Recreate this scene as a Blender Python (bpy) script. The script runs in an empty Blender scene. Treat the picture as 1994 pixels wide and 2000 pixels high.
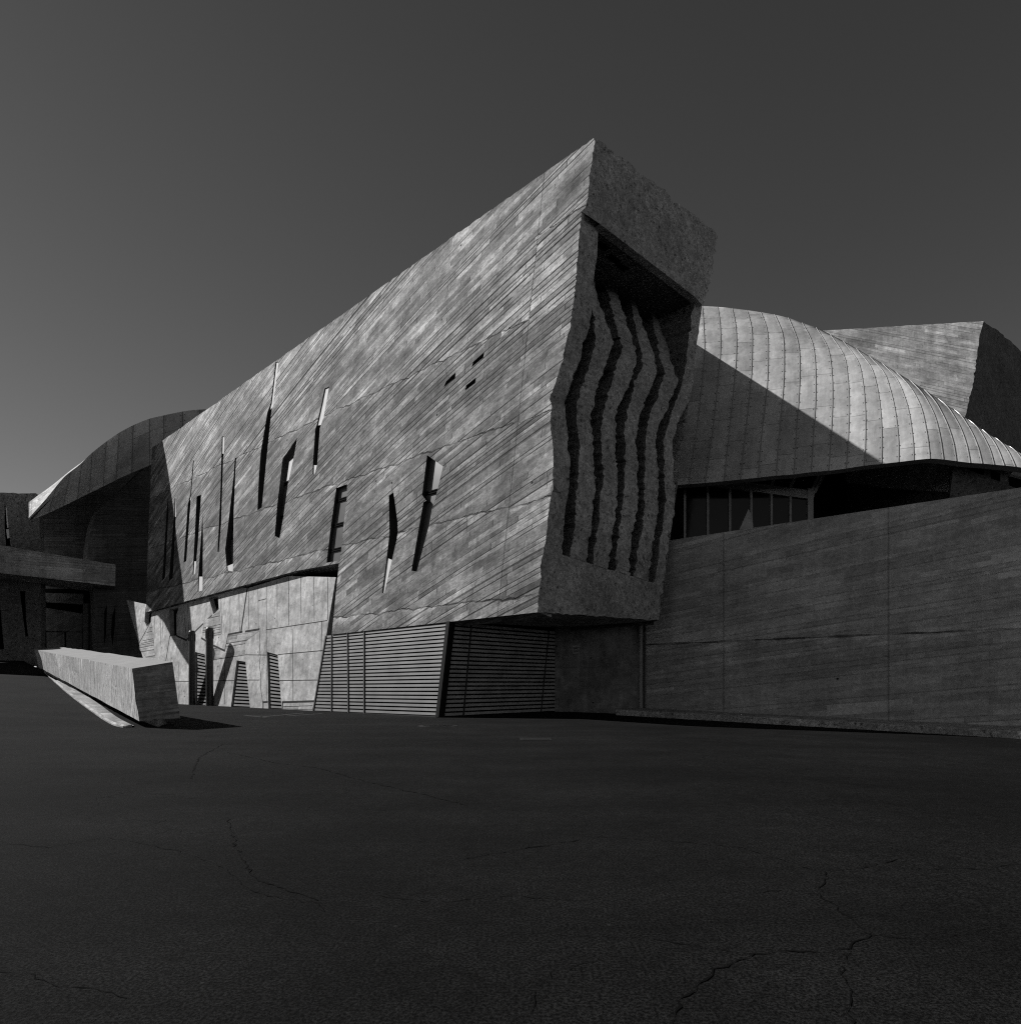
import bpy, math, random
from mathutils import Vector as V
from mathutils.geometry import tessellate_polygon
random.seed(7)
R = math.radians
scene = bpy.context.scene
COL = scene.collection

# ------------------------------------------------------------------ survey of the place
FPX, CX, HY, EYE = 1330.0, 997.0, 1335.0, 1.5       # focal length, centre column, horizon row, eye height
OC = V((0, 0, EYE))
SUN_TRAVEL = V((1.27, -.40, -1)).normalized()

def ray(x, y): return V(((x-CX)/FPX, 1.0, (HY-y)/FPX))
def at(x, y, Y): return OC + ray(x, y)*Y
def on_ground(x, y, z=0.0):
    r = ray(x, y); return OC + r*((z-EYE)/r.z)

class Plane:
    def __init__(s, o, n):
        s.o = V(o); s.n = V(n).normalized()
        s.U = V((0, 0, 1)).cross(s.n).normalized(); s.W = s.n.cross(s.U)
    def hit(s, x, y, off=0.0):
        r = ray(x, y); return OC + r*(((s.o+s.n*off-OC).dot(s.n))/r.dot(s.n))
    def uv(s, p): q = p-s.o; return q.dot(s.U), q.dot(s.W)
    def pt(s, u, v, off=0.0): return s.o + s.U*u + s.W*v + s.n*off

D = V((-1467/FPX, 1, 0)).normalized()               # along the long side, away from us
Ed = V((D.y, -D.x, 0))                              # along the end wall, to the right and away
C0 = on_ground(857, 1401.5)
Ct = Plane(C0, -D).hit(878, 1217)
nF = (Ct-C0).cross(D).normalized()
if nF.y > 0: nF = -nF
PF = Plane(C0, nF)                                  # long leaning facade
A0, A1 = PF.hit(1050, 1197), PF.hit(1160, 271)
e2 = V((1503/FPX, 1, 0)).normalized()
nE = (A1-A0).cross(e2).normalized()
if nE.y > 0: nE = -nE
PE = Plane(A0, nE)                                  # end wall of the cantilever

# ------------------------------------------------------------------ object helpers
def tag(o, label=None, cat=None, group=None, kind=None):
    if label: o['label'] = label
    if cat: o['category'] = cat
    if group: o['group'] = group
    if kind: o['kind'] = kind
    return o
def thing(name, loc, label, cat, group=None):
    o = bpy.data.objects.new(name, None); COL.objects.link(o); o.location = loc
    o.empty_display_size = .3
    return tag(o, label, cat, group)
def root_loc(o):
    p = V((0, 0, 0))
    while o is not None:
        p = p + o.location; o = o.parent
    return p

class MB:
    def __init__(s): s.v = []; s.f = []; s.m = []; s.uv = []
    def add(s, verts, faces, m=0, uvs=None):
        b = len(s.v); s.v += [V(q) for q in verts]
        for i, f in enumerate(faces):
            s.f.append([b+k for k in f]); s.m.append(m)
            s.uv.append([uvs[k] for k in f] if uvs else None)
        return s
    def quad(s, a, b, c, d, m=0, uvs=None): return s.add([a, b, c, d], [(0, 1, 2, 3)], m, uvs)
    def poly(s, loops3, loops2, n, m=0):
        flat3 = [p for l in loops3 for p in l]
        tris = tessellate_polygon([[V((q[0], q[1], 0)) for q in l] for l in loops2])
        out = []
        for t in tris:
            a, b, c = (flat3[i] for i in t)
            nn = (b-a).cross(c-a)
            if nn.length < 1e-9: continue
            out.append(tuple(t) if nn.dot(n) > 0 else (t[0], t[2], t[1]))
        return s.add(flat3, out, m)
    def strip(s, la, lb, m=0, closed=False, uvs=None):
        n = len(la)
        fs = [(i, (i+1) % n, n+(i+1) % n, n+i) for i in range(n if closed else n-1)]
        return s.add(list(la)+list(lb), fs, m, uvs)
    def rim(s, loop, vec, m=0):
        return s.strip(loop, [p+vec for p in loop], m, True)
    def box(s, o, a, b, c, m=0):
        p = [o, o+a, o+a+b, o+b]; q = [k+c for k in p]
        return s.add(p+q, [(3, 2, 1, 0), (4, 5, 6, 7), (0, 1, 5, 4), (1, 2, 6, 5), (2, 3, 7, 6), (3, 0, 4, 7)], m)
    def bar(s, a, b, w, h, m=0, up=V((0, 0, 1))):
        d = (b-a).normalized(); sd = d.cross(up)
        if sd.length < 1e-3: sd = d.cross(V((1, 0, 0)))
        sd.normalize(); u = sd.cross(d)
        return s.box(a-sd*w/2-u*h/2, sd*w, u*h, b-a, m)
    def tube(s, a, b, r, n=16, m=0, r2=None, caps=True):
        d = (b-a).normalized(); x = d.orthogonal().normalized(); y = d.cross(x); r2 = r if r2 is None else r2
        c = [(math.cos(2*math.pi*i/n), math.sin(2*math.pi*i/n)) for i in range(n)]
        la = [a+x*r*q[0]+y*r*q[1] for q in c]; lb = [b+x*r2*q[0]+y*r2*q[1] for q in c]
        s.strip(la, lb, m, True)
        if caps:
            s.add(la, [tuple(range(n-1, -1, -1))], m); s.add(lb, [tuple(range(n))], m)
        return s
    def build(s, name, mats, parent=None, smooth=False, plane=None):
        if not isinstance(mats, (list, tuple)): mats = [mats]
        off = root_loc(parent) if parent is not None else V((0, 0, 0))
        me = bpy.data.meshes.new(name)
        me.from_pydata([tuple(q-off) for q in s.v], [], s.f)
        for k in mats: me.materials.append(k)
        ul = me.uv_layers.new(name='uv')
        for p in me.polygons:
            p.material_index = s.m[p.index]; p.use_smooth = smooth
            u = s.uv[p.index]
            if u is None:
                n = p.normal
                if plane is not None and abs(n.dot(plane.n)) > .99:
                    for li, vi in zip(p.loop_indices, p.vertices): ul.data[li].uv = plane.uv(me.vertices[vi].co + off)
                    continue
                t = V((0, 0, 1)).cross(n)
                t = V((1, 0, 0)) if t.length < .05 else t.normalized()
                b = n.cross(t)
                for li, vi in zip(p.loop_indices, p.vertices):
                    q = me.vertices[vi].co + off
                    ul.data[li].uv = (q.dot(t), q.dot(b))
            else:
                for li, k in zip(p.loop_indices, u): ul.data[li].uv = k
        me.update()
        o = bpy.data.objects.new(name, me); COL.objects.link(o)
        if parent is not None: o.parent = parent
        return o

def ragged(pts, step=7.0, amp=1.6, closed=False, seed=1):
    rnd = random.Random(seed); out = []
    n = len(pts)
    for i in range(n if closed else n-1):
        a, b = pts[i], pts[(i+1) % n]
        L = math.hypot(b[0]-a[0], b[1]-a[1]); k = max(1, int(L/step))
        nx, ny = -(b[1]-a[1])/max(L, 1e-6), (b[0]-a[0])/max(L, 1e-6)
        for j in range(k):
            t = j/k
            w = rnd.gauss(0, amp) if j else rnd.gauss(0, amp*.3)
            if i == 0 and j == 0: w = 0
            out.append((a[0]+(b[0]-a[0])*t+nx*w, a[1]+(b[1]-a[1])*t+ny*w))
    if not closed: out.append(pts[-1])
    return out

# ------------------------------------------------------------------ materials
class NT:
    def __init__(s, mat): s.t = mat.node_tree; s.n = s.t.nodes; s.l = s.t.links
    def new(s, typ, **k):
        n = s.n.new(typ)
        for a, b in k.items(): setattr(n, a, b)
        return n
    def link(s, a, b): s.l.new(a, b)
    def put(s, sock, val):
        if hasattr(val, 'is_output') or isinstance(val, bpy.types.NodeSocket): s.l.new(val, sock)
        else: sock.default_value = val
    def math(s, op, a, b=None, c=None, clamp=False):
        n = s.new('ShaderNodeMath', operation=op, use_clamp=clamp)
        s.put(n.inputs[0], a)
        if b is not None: s.put(n.inputs[1], b)
        if c is not None: s.put(n.inputs[2], c)
        return n.outputs[0]
    def mr(s, v, a, b, c=0.0, d=1.0, smooth=False):
        n = s.new('ShaderNodeMapRange', clamp=True)
        if smooth: n.interpolation_type = 'SMOOTHSTEP'
        s.put(n.inputs[0], v); s.put(n.inputs[1], a); s.put(n.inputs[2], b); s.put(n.inputs[3], c); s.put(n.inputs[4], d)
        return n.outputs[0]
    def noise(s, vec, scale, detail=4, rough=.6, dim='3D', w=None):
        n = s.new('ShaderNodeTexNoise', noise_dimensions=dim)
        if vec is not None and dim != '1D': s.put(n.inputs['Vector'], vec)
        if w is not None: s.put(n.inputs['W'], w)
        n.inputs['Scale'].default_value = scale; n.inputs['Detail'].default_value = detail
        n.inputs['Roughness'].default_value = rough
        return n.outputs[0]
    def white(s, x, y=None, z=0.0):
        c = s.new('ShaderNodeCombineXYZ'); s.put(c.inputs[0], x); s.put(c.inputs[1], 0.0 if y is None else y); c.inputs[2].default_value = z
        n = s.new('ShaderNodeTexWhiteNoise', noise_dimensions='3D'); s.link(c.outputs[0], n.inputs[0])
        return n.outputs[0]
    def comb(s, x, y, z=0.0):
        c = s.new('ShaderNodeCombineXYZ'); s.put(c.inputs[0], x); s.put(c.inputs[1], y); s.put(c.inputs[2], z); return c.outputs[0]
    def voro(s, vec, scale, feature='F1', rand=1.0):
        n = s.new('ShaderNodeTexVoronoi', feature=feature); s.put(n.inputs['Vector'], vec)
        n.inputs['Scale'].default_value = scale; n.inputs['Randomness'].default_value = rand
        return n.outputs['Distance']

def mat(name, rough=.8, metallic=0.0, spec=.3):
    m = bpy.data.materials.new(name); m.use_nodes = True
    b = m.node_tree.nodes['Principled BSDF']
    b.inputs['Roughness'].default_value = rough; b.inputs['Metallic'].default_value = metallic
    b.inputs['Specular IOR Level'].default_value = spec
    return m, NT(m), b
def set_col(n, b, v):
    c = n.new('ShaderNodeCombineColor'); 
    for i in range(3): n.put(c.inputs[i], v)
    n.link(c.outputs[0], b.inputs['Base Color'])
def bump(n, b, h, dist=1.0, strength=1.0):
    k = n.new('ShaderNodeBump'); k.inputs['Strength'].default_value = strength; k.inputs['Distance'].default_value = dist
    n.link(h, k.inputs['Height']); n.link(k.outputs[0], b.inputs['Normal'])

def plain(name, v, rough=.8, metallic=0.0, spec=.3, var=.25, scale=1.5):
    m, n, b = mat(name, rough, metallic, spec)
    g = n.new('ShaderNodeNewGeometry').outputs['Position']
    k = n.noise(g, scale, 5)
    set_col(n, b, n.math('MULTIPLY', v, n.mr(k, .3, .7, 1-var, 1+var)))
    return m

def boards(name, base, slope0=.0, slope1=0.0, w=.18, L=1.9, groove=.7, tone=.5, joints=(), relief=.012, bands=None, holes=True, vseams=(), streak=.3, smear=1.0, wobble=.9, line=1.0, strong=None, uneven=.35, patch=1.0, contrast=1.0):
    """concrete cast against rough sawn boards; uv in metres; boards run along slope0 + slope1*u"""
    m, n, b = mat(name, .85, 0, .2)
    uv = n.new('ShaderNodeUVMap', uv_map='uv').outputs[0]
    sp = n.new('ShaderNodeSeparateXYZ'); n.link(uv, sp.inputs[0]); u, v = sp.outputs[0], sp.outputs[1]
    f = n.math('ADD', n.math('MULTIPLY', u, slope0), n.math('MULTIPLY', n.math('MULTIPLY', u, u), slope1*.5))
    ca = math.cos(math.atan(slope0))
    bb = n.math('MULTIPLY', n.math('SUBTRACT', v, f), ca)
    aa = n.math('DIVIDE', u, ca)
    lift = None
    wob = n.math('MULTIPLY', n.math('SUBTRACT', n.noise(n.comb(u, 0.0), .45, 7, .65), .5), wobble)
    vw = n.math('ADD', v, wob)
    joints = [j if isinstance(j, tuple) else (j, None, None) for j in joints]
    def within(j):
        if j[1] is None: return None
        return n.math('MULTIPLY', n.math('GREATER_THAN', u, j[1]), n.math('LESS_THAN', u, j[2]))
    for j in joints:                       # every lift of the pour shifts the boards a little
        st = n.math('GREATER_THAN', vw, j[0])
        wn = within(j)
        if wn is not None: st = n.math('MULTIPLY', st, wn)
        lift = st if lift is None else n.math('ADD', lift, st)
    if lift is not None: bb = n.math('ADD', bb, n.math('MULTIPLY', lift, .37))
    bb = n.math('ADD', bb, n.math('MULTIPLY', n.noise(None, 1.3, 2, .5, '1D', bb), uneven))   # no two boards alike in width
    bw = n.math('DIVIDE', bb, w)
    row = n.math('FLOOR', bw); fb = n.math('FRACT', bw)
    al = n.math('ADD', n.math('DIVIDE', aa, L), n.math('MULTIPLY', n.white(row), 23.0))
    colm = n.math('FLOOR', al); fa = n.math('FRACT', al)
    cell = n.white(row, colm, 3.0); cell2 = n.white(row, colm, 8.0)
    d0 = n.math('MULTIPLY', fb, w); d1 = n.math('MULTIPLY', n.math('SUBTRACT', 1.0, fb), w)
    row1 = n.math('ADD', row, 1.0)
    def seam(dist, rw):
        e = n.white(rw, None, 5.0)
        br = n.noise(n.comb(n.math('MULTIPLY', aa, .38), n.math('MULTIPLY', rw, 3.7)), 1.0, 4, .65)
        k = n.mr(n.math('ADD', n.math('MULTIPLY', e, .5), br), .66, .82, .07, 1.0)
        if strong is not None: k = n.math('MULTIPLY', k, n.mr(vw, strong-.2, strong+.2, .6, 1.0))
        wd = n.math('MULTIPLY', n.math('ADD', .018, n.math('MULTIPLY', e, .034)), line)
        return n.math('MULTIPLY', n.mr(dist, n.math('MULTIPLY', wd, .35), wd, 1.0, 0.0), k)
    ln = n.math('MAXIMUM', seam(d0, row), n.math('MULTIPLY', seam(d1, row1), .7))
    da = n.math('MULTIPLY', n.math('MINIMUM', fa, n.math('SUBTRACT', 1.0, fa)), L)
    le = n.math('MULTIPLY', n.mr(da, .008, .022, 1.0, 0.0), n.math('GREATER_THAN', cell2, .55))
    ln = n.math('MAXIMUM', ln, n.math('MULTIPLY', le, .65))
    grain = n.noise(n.comb(n.math('MULTIPLY', aa, 1.6), n.math('MULTIPLY', bb, 9.0)), 1.0, 4, .6)
    blot = n.noise(uv, .28, 6, .6)
    blot2 = n.noise(uv, 1.3, 8, .72)
    pock = n.noise(uv, 6.0, 6, .8)
    smr = n.noise(n.comb(n.math('MULTIPLY', aa, .55), n.math('MULTIPLY', bb, 1.9)), 1.0, 6, .7)
    # every board took the cement differently along its length
    seg = n.noise(n.comb(n.math('MULTIPLY', aa, .95), n.math('MULTIPLY', row, 5.17), n.math('MULTIPLY', colm, 2.3)), 1.0, 5, .62)
    fine = n.noise(n.comb(n.math('MULTIPLY', aa, 4.5), n.math('MULTIPLY', bb, 16.0)), 1.0, 5, .7)
    t = n.math('ADD', 1.0, n.math('MULTIPLY', n.math('SUBTRACT', cell, .5), tone))
    for q, a in ((grain, .5), (fine, 1.1*patch), (seg, 1.35*smear), (blot, 2.1*patch), (blot2, 1.1*patch), (pock, 1.2), (smr, 1.1*smear)):
        t = n.math('MULTIPLY', t, n.math('MAXIMUM', .25, n.math('ADD', 1.0, n.math('MULTIPLY', n.math('SUBTRACT', q, .5), a))))
    if contrast != 1.0: t = n.math('POWER', n.math('MAXIMUM', t, .02), contrast)
    # here and there a board left a bright skin
    t = n.math('MULTIPLY', t, n.math('ADD', 1.0, n.math('MULTIPLY', n.math('GREATER_THAN', cell2, .93), .35)))
    run = n.noise(n.comb(n.math('MULTIPLY', u, 1.9), n.math('MULTIPLY', v, .10)), 1.0, 6, .75)
    t = n.math('MULTIPLY', t, n.mr(run, .28, .74, 1-streak, 1+streak))
    wr = n.noise(n.comb(n.math('MULTIPLY', u, 3.3), n.math('MULTIPLY', v, .07)), 1.0, 3, .5)
    t = n.math('ADD', t, n.math('MULTIPLY', n.mr(wr, .72, .76, 0.0, .5), n.mr(n.noise(uv, .5, 3), .5, .6, 0.0, streak*2)))
    if bands:
        for (v0, v1, k) in bands: t = n.math('MULTIPLY', t, n.mr(vw, v0, v1, 1.0, k))
    jl = None
    for j in joints:
        wn = within(j); j = j[0]
        q = n.math('ABSOLUTE', n.math('SUBTRACT', vw, j))
        lw = n.mr(n.noise(n.comb(u, j), .9, 5), .35, .65, .010, .085)
        k = n.math('MULTIPLY', n.mr(q, n.math('MULTIPLY', lw, .4), lw, 1.0, 0.0), n.mr(n.noise(n.comb(u, j+3.0), .5, 3), .35, .55, .25, 1.0))
        if wn is not None: k = n.math('MULTIPLY', k, wn)
        jl = k if jl is None else n.math('MAXIMUM', jl, k)
        h = n.math('SUBTRACT', j, vw)      # paler skin of laitance below the joint
        pk = n.math('MULTIPLY', n.mr(h, .02, .05, 0.0, 1.0), n.mr(h, .15, .6, 1.0, 0.0))
        pk = n.math('MULTIPLY', pk, n.mr(n.noise(uv, .5, 6, .7), .45, .6, 0.0, .6))
        if wn is not None: pk = n.math('MULTIPLY', pk, wn)
        t = n.math('MULTIPLY', t, n.math('ADD', 1.0, pk))
    for s_ in vseams:
        q = n.math('ABSOLUTE', n.math('SUBTRACT', n.math('ADD', u, n.math('MULTIPLY', pock, .1)), s_+.05))
        k = n.math('MULTIPLY', n.mr(q, .01, .05, 1.0, 0.0), .5)
        jl = k if jl is None else n.math('MAXIMUM', jl, k)
    c = n.math('MULTIPLY', n.math('MULTIPLY', t, base), n.math('SUBTRACT', 1.0, n.math('MULTIPLY', ln, groove)))
    if jl is not None: c = n.math('MULTIPLY', c, n.math('SUBTRACT', 1.0, n.math('MULTIPLY', jl, .8)))
    h = n.math('ADD', n.math('MULTIPLY', cell, relief), n.math('MULTIPLY', grain, relief*.3))
    h = n.math('ADD', h, n.math('MULTIPLY', pock, relief*1.0)); h = n.math('ADD', h, n.math('MULTIPLY', seg, relief*1.2)); h = n.math('ADD', h, n.math('MULTIPLY', fine, relief*.5))
    h = n.math('SUBTRACT', h, n.math('MULTIPLY', ln, relief*2.0))
    if jl is not None: h = n.math('SUBTRACT', h, n.math('MULTIPLY', jl, .02))
    if holes:
        hk = n.mr(n.voro(uv, .62, 'F1', .85), .028, .042, 1.0, 0.0)
        c = n.math('MULTIPLY', c, n.math('SUBTRACT', 1.0, n.math('MULTIPLY', hk, .92)))
        h = n.math('SUBTRACT', h, n.math('MULTIPLY', hk, .05))
    set_col(n, b, n.math('MINIMUM', n.math('MAXIMUM', c, .004), .8))
    bump(n, b, h, 1.0, .9)
    return m

def rough_concrete(name, base, scale=1.0, depth=.05):
    m, n, b = mat(name, .95, 0, .1)
    g = n.new('ShaderNodeNewGeometry').outputs['Position']
    a = n.noise(g, 3.4*scale, 8, .8); c = n.noise(g, 9*scale, 6, .8); bl = n.noise(g, .45, 4); bl2 = n.noise(g, 1.7, 5)
    vo = n.voro(g, 5.5*scale)
    pit = n.mr(n.noise(g, 6.5*scale, 3, .6), .30, .42, .25, 1.0)
    t = n.math('MULTIPLY', base, n.mr(c, .3, .7, .5, 1.5))
    t = n.math('MULTIPLY', t, n.mr(a, .3, .6, .6, 1.25)); t = n.math('MULTIPLY', t, pit)
    t = n.math('MULTIPLY', t, n.mr(bl, .3, .7, .8, 1.2)); t = n.math('MULTIPLY', t, n.mr(bl2, .3, .7, .82, 1.18))
    set_col(n, b, t)
    h = n.math('ADD', n.math('MULTIPLY', a, depth*2.2), n.math('MULTIPLY', c, depth*.9))
    h = n.math('ADD', h, n.math('MULTIPLY', vo, depth*.8)); h = n.math('ADD', h, n.math('MULTIPLY', pit, depth*.4))
    bump(n, b, h, 1.0, 1.0)
    return m

def pale_concrete(name, base):
    m, n, b = mat(name, .8, 0, .25)
    uv = n.new('ShaderNodeUVMap', uv_map='uv').outputs[0]
    sp = n.new('ShaderNodeSeparateXYZ'); n.link(uv, sp.inputs[0]); u, v = sp.outputs[0], sp.outputs[1]
    a = n.noise(uv, .45, 6, .65); c = n.noise(uv, 2.2, 8, .7); f = n.noise(uv, 14, 5, .7)
    runs = n.noise(n.comb(n.math('MULTIPLY', u, 3.4), n.math('MULTIPLY', v, .22)), 1.0, 6, .7)
    t = n.math('MULTIPLY', base, n.mr(a, .34, .66, .62, 1.22))
    t = n.math('MULTIPLY', t, n.mr(c, .32, .68, .58, 1.28)); t = n.math('MULTIPLY', t, n.mr(f, .3, .7, .86, 1.12))
    t = n.math('MULTIPLY', t, n.mr(runs, .3, .7, .7, 1.15))
    tide = n.noise(uv, .6, 5, .6)
    ring = n.mr(n.math('ABSOLUTE', n.math('SUBTRACT', tide, .56)), .0, .012, .72, 1.0)
    t = n.math('MULTIPLY', t, ring)
    hv = n.voro(uv, 1.25, 'F1', .8); hk = n.mr(hv, .05, .075, 1.0, 0.0)
    hv2 = n.voro(n.comb(n.math('ADD', u, 7.3), v), 3.0); hk2 = n.math('MULTIPLY', n.mr(hv2, .05, .11, 1.0, 0.0), n.mr(n.noise(uv, .8, 3), .45, .6, .0, .9))
    hk = n.math('MAXIMUM', hk, hk2)
    set_col(n, b, n.math('MULTIPLY', t, n.math('SUBTRACT', 1.0, n.math('MULTIPLY', hk, .85))))
    h = n.math('SUBTRACT', n.math('ADD', n.math('MULTIPLY', f, .008), n.math('MULTIPLY', c, .014)), n.math('MULTIPLY', hk, .02))
    bump(n, b, h, 1.0, .7)
    return m

def panels(name, base, rough, metallic, uper, vper, rivet=True):
    """sheet metal: uv.x counts sheets, uv.y in metres"""
    m, n, b = mat(name, rough, metallic, .5)
    uv = n.new('ShaderNodeUVMap', uv_map='uv').outputs[0]
    sp = n.new('ShaderNodeSeparateXYZ'); n.link(uv, sp.inputs[0])
    u = n.math('DIVIDE', sp.outputs[0], uper); v = sp.outputs[1]
    cu = n.math('FLOOR', u); fu = n.math('FRACT', u)
    vv = n.math('ADD', n.math('DIVIDE', v, vper), n.math('MULTIPLY', n.white(cu, None, 2.0), 1.0))
    cv = n.math('FLOOR', vv); fv = n.math('FRACT', vv)
    cell = n.white(cu, cv, 1.0)
    g = n.new('ShaderNodeNewGeometry').outputs['Position']
    bl = n.noise(g, .7, 6, .65); sm = n.noise(g, 3.0, 7, .7)
    st = n.noise(n.comb(n.math('MULTIPLY', u, 4.0), n.math('MULTIPLY', v, .5)), 1.0, 5, .7)
    t = n.math('MULTIPLY', base, n.math('ADD', .8, n.math('MULTIPLY', cell, .4)))
    t = n.math('MULTIPLY', t, n.mr(bl, .32, .68, .78, 1.16)); t = n.math('MULTIPLY', t, n.mr(sm, .3, .7, .9, 1.1)); t = n.math('MULTIPLY', t, n.mr(st, .3, .7, .86, 1.12))
    dv = n.math('MINIMUM', fv, n.math('SUBTRACT', 1.0, fv))
    lap = n.mr(n.math('MULTIPLY', dv, vper), .012, .03, 1.0, 0.0)
    t = n.math('MULTIPLY', t, n.math('SUBTRACT', 1.0, n.math('MULTIPLY', lap, .45)))
    du = n.math('MINIMUM', fu, n.math('SUBTRACT', 1.0, fu))
    t = n.math('MULTIPLY', t, n.math('SUBTRACT', 1.0, n.math('MULTIPLY', n.mr(du, .02, .05, 1.0, 0.0), .55)))
    if rivet:
        rx = n.math('MULTIPLY', n.math('SUBTRACT', du, .10), 1.35)
        ry = n.math('MULTIPLY', n.math('SUBTRACT', n.math('FRACT', n.math('MULTIPLY', v, 1.4)), .5), .71)
        rr = n.math('SQRT', n.math('ADD', n.math('MULTIPLY', rx, rx), n.math('MULTIPLY', ry, ry)))
        rv = n.mr(rr, .04, .06, 1.0, 0.0)
        t = n.math('MULTIPLY', t, n.math('SUBTRACT', 1.0, n.math('MULTIPLY', rv, .75)))
    set_col(n, b, t)
    rg = n.mr(bl, .3, .7, rough-.08, rough+.1); n.link(rg, b.inputs['Roughness'])
    # oil-canning: every sheet is slightly dished
    h = n.math('ADD', n.math('MULTIPLY', n.noise(g, .55, 3), .10), n.math('MULTIPLY', n.math('MULTIPLY', fu, n.math('SUBTRACT', 1.0, fu)), .09))
    h = n.math('ADD', h, n.math('MULTIPLY', cell, .01))
    bump(n, b, h, 1.0, .55)
    return m

def asphalt_mat():
    m, n, b = mat('asphalt', .95, 0, .08)
    g = n.new('ShaderNodeNewGeometry').outputs['Position']
    a = n.noise(g, 55, 3, .8); c = n.noise(g, 180, 2, .6); bl = n.noise(g, .16, 6, .6); bl2 = n.noise(g, .9, 6, .65); mid = n.noise(g, 9, 6, .75)
    t = n.math('MULTIPLY', .0068, n.mr(a, .42, .60, .15, 2.3))
    t = n.math('MULTIPLY', t, n.mr(bl, .34, .66, .66, 1.4)); t = n.math('MULTIPLY', t, n.mr(bl2, .3, .7, .72, 1.3)); t = n.math('MULTIPLY', t, n.mr(mid, .35, .65, .68, 1.4))
    ss = n.new('ShaderNodeSeparateXYZ'); n.link(g, ss.inputs[0])
    wear = n.noise(n.comb(n.math('MULTIPLY', ss.outputs[0], .06), n.math('MULTIPLY', ss.outputs[1], .5)), 1.0, 5, .6)
    t = n.math('MULTIPLY', t, n.mr(wear, .35, .65, .78, 1.3))
    sc = n.voro(g, 30.0); bits = n.mr(sc, .05, .11, 1.0, 0.0)
    k = n.math('MULTIPLY', bits, n.math('GREATER_THAN', n.noise(g, 20, 1), .6))
    t = n.math('ADD', t, n.math('MULTIPLY', k, .014))
    # rare pale grit
    s2 = n.voro(g, 2.2); k2 = n.mr(s2, .018, .03, 1.0, 0.0)
    t = n.math('ADD', t, n.math('MULTIPLY', k2, .022))
    # hairline crazing
    wv = n.new('ShaderNodeVectorMath', operation='ADD'); n.link(g, wv.inputs[0])
    nz = n.new('ShaderNodeTexNoise'); n.link(g, nz.inputs['Vector']); nz.inputs['Scale'].default_value = .9; nz.inputs['Detail'].default_value = 7
    sc_ = n.new('ShaderNodeVectorMath', operation='SCALE'); n.link(nz.outputs['Color'], sc_.inputs[0]); sc_.inputs['Scale'].default_value = 2.2
    n.link(sc_.outputs[0], wv.inputs[1])
    ce = n.voro(wv.outputs[0], .16, 'DISTANCE_TO_EDGE')
    cr = n.math('MULTIPLY', n.mr(ce, .0008, .0022, 1.0, 0.0), n.mr(n.noise(g, .3, 3), .45, .6, 0.0, 1.0))
    t = n.math('MULTIPLY', t, n.math('SUBTRACT', 1.0, n.math('MULTIPLY', cr, .6)))
    set_col(n, b, t)
    h = n.math('ADD', n.math('MULTIPLY', a, .012), n.math('ADD', n.math('MULTIPLY', c, .004), n.math('MULTIPLY', mid, .008)))
    h = n.math('SUBTRACT', h, n.math('MULTIPLY', cr, .01))
    bump(n, b, h, 1.0, .8)
    return m

M_FACADE = boards('facade_boards', .232, .365, -.0072, .25, 2.4, .95, .55, (5.1, 9.15, 13.0, (17.75, -60, 2.95), (21.9, 2.95, 9)),
                  .018, contrast=1.42, bands=((17.6, 17.8, 1.45), (12.9, 13.1, 1.12), (9.0, 9.3, .90), (5.0, 5.2, .95)), streak=.15, vseams=(2.95,), strong=17.2)
M_SOFFIT = boards('soffit_boards', .40, .0, 0, .2, 2.5, .6, .4, holes=False)
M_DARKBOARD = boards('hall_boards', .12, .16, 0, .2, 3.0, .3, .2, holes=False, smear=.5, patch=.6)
M_REAR = boards('rear_boards', .29, -.8, 0, .34, 3.2, .45, .3, relief=.015, smear=.7)
M_BARRIER_TOP = plain('barrier_top', .31, .85, var=.12, scale=3)
M_BARRIER = None
M_BEAM = boards('beam_boards', .5, .02, 0, .2, 3.5, .25, .2, holes=False, smear=.5)
M_ROUGH = rough_concrete('hacked_concrete', .56)
M_HEWN_SHADE = rough_concrete('hewn_face_shade', .33, .8, .12)  # rougher hewn faces, coloured darker to deepen the shade between the fins
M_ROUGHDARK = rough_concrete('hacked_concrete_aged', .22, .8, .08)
M_ROCK = rough_concrete('dark_rock', .05, .35, .15)
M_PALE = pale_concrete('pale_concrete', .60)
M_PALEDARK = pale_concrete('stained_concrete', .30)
M_JOINT = plain('joint_shadow', .03, .95)
M_ROOF = panels('zinc_sheet', .80, .5, .2, 1.0, 2.9)
M_SEAM = plain('zinc_seam', .62, .4, .3, .5, var=.1)
M_CANOPY = panels('canopy_sheet', .84, .6, .1, 1.6, 2.4)
M_CANOPYTOP = plain('canopy_top', .62, .6, .1, .4, var=.15)
M_LINER = plain('dark_liner', .045, .6, .2, .4)
M_BLACK = plain('black_interior', .008, .95, spec=.05)
M_INFILL = plain('infill_panel', .68, .7, var=.1)
M_SLAT = plain('louvre_slat', .23, .55, .2, .4, var=.18, scale=.9)
M_POST = plain('painted_steel', .05, .4, .0, .5)
M_CORNER = plain('corner_steel', .012, .7, .0, .1)
M_PIPE = plain('grey_pipe', .38, .6, .0, .3)
M_STEEL = plain('grey_steel', .12, .5, .3, .5)
M_KERB = rough_concrete('kerb_concrete', .44, 1.0, .02)
M_ASPHALT = asphalt_mat()
M_CRACK = plain('crack_fill', .004, .95, spec=.05)
M_MARK = plain('faded_paint', .05, .9, var=.5, scale=4)
M_IRON = plain('cast_iron', .012, .6, .4, .5)
M_SIGN = plain('sign_plate', .45, .5)
M_INK = plain('sign_ink', .03, .6)
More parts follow.
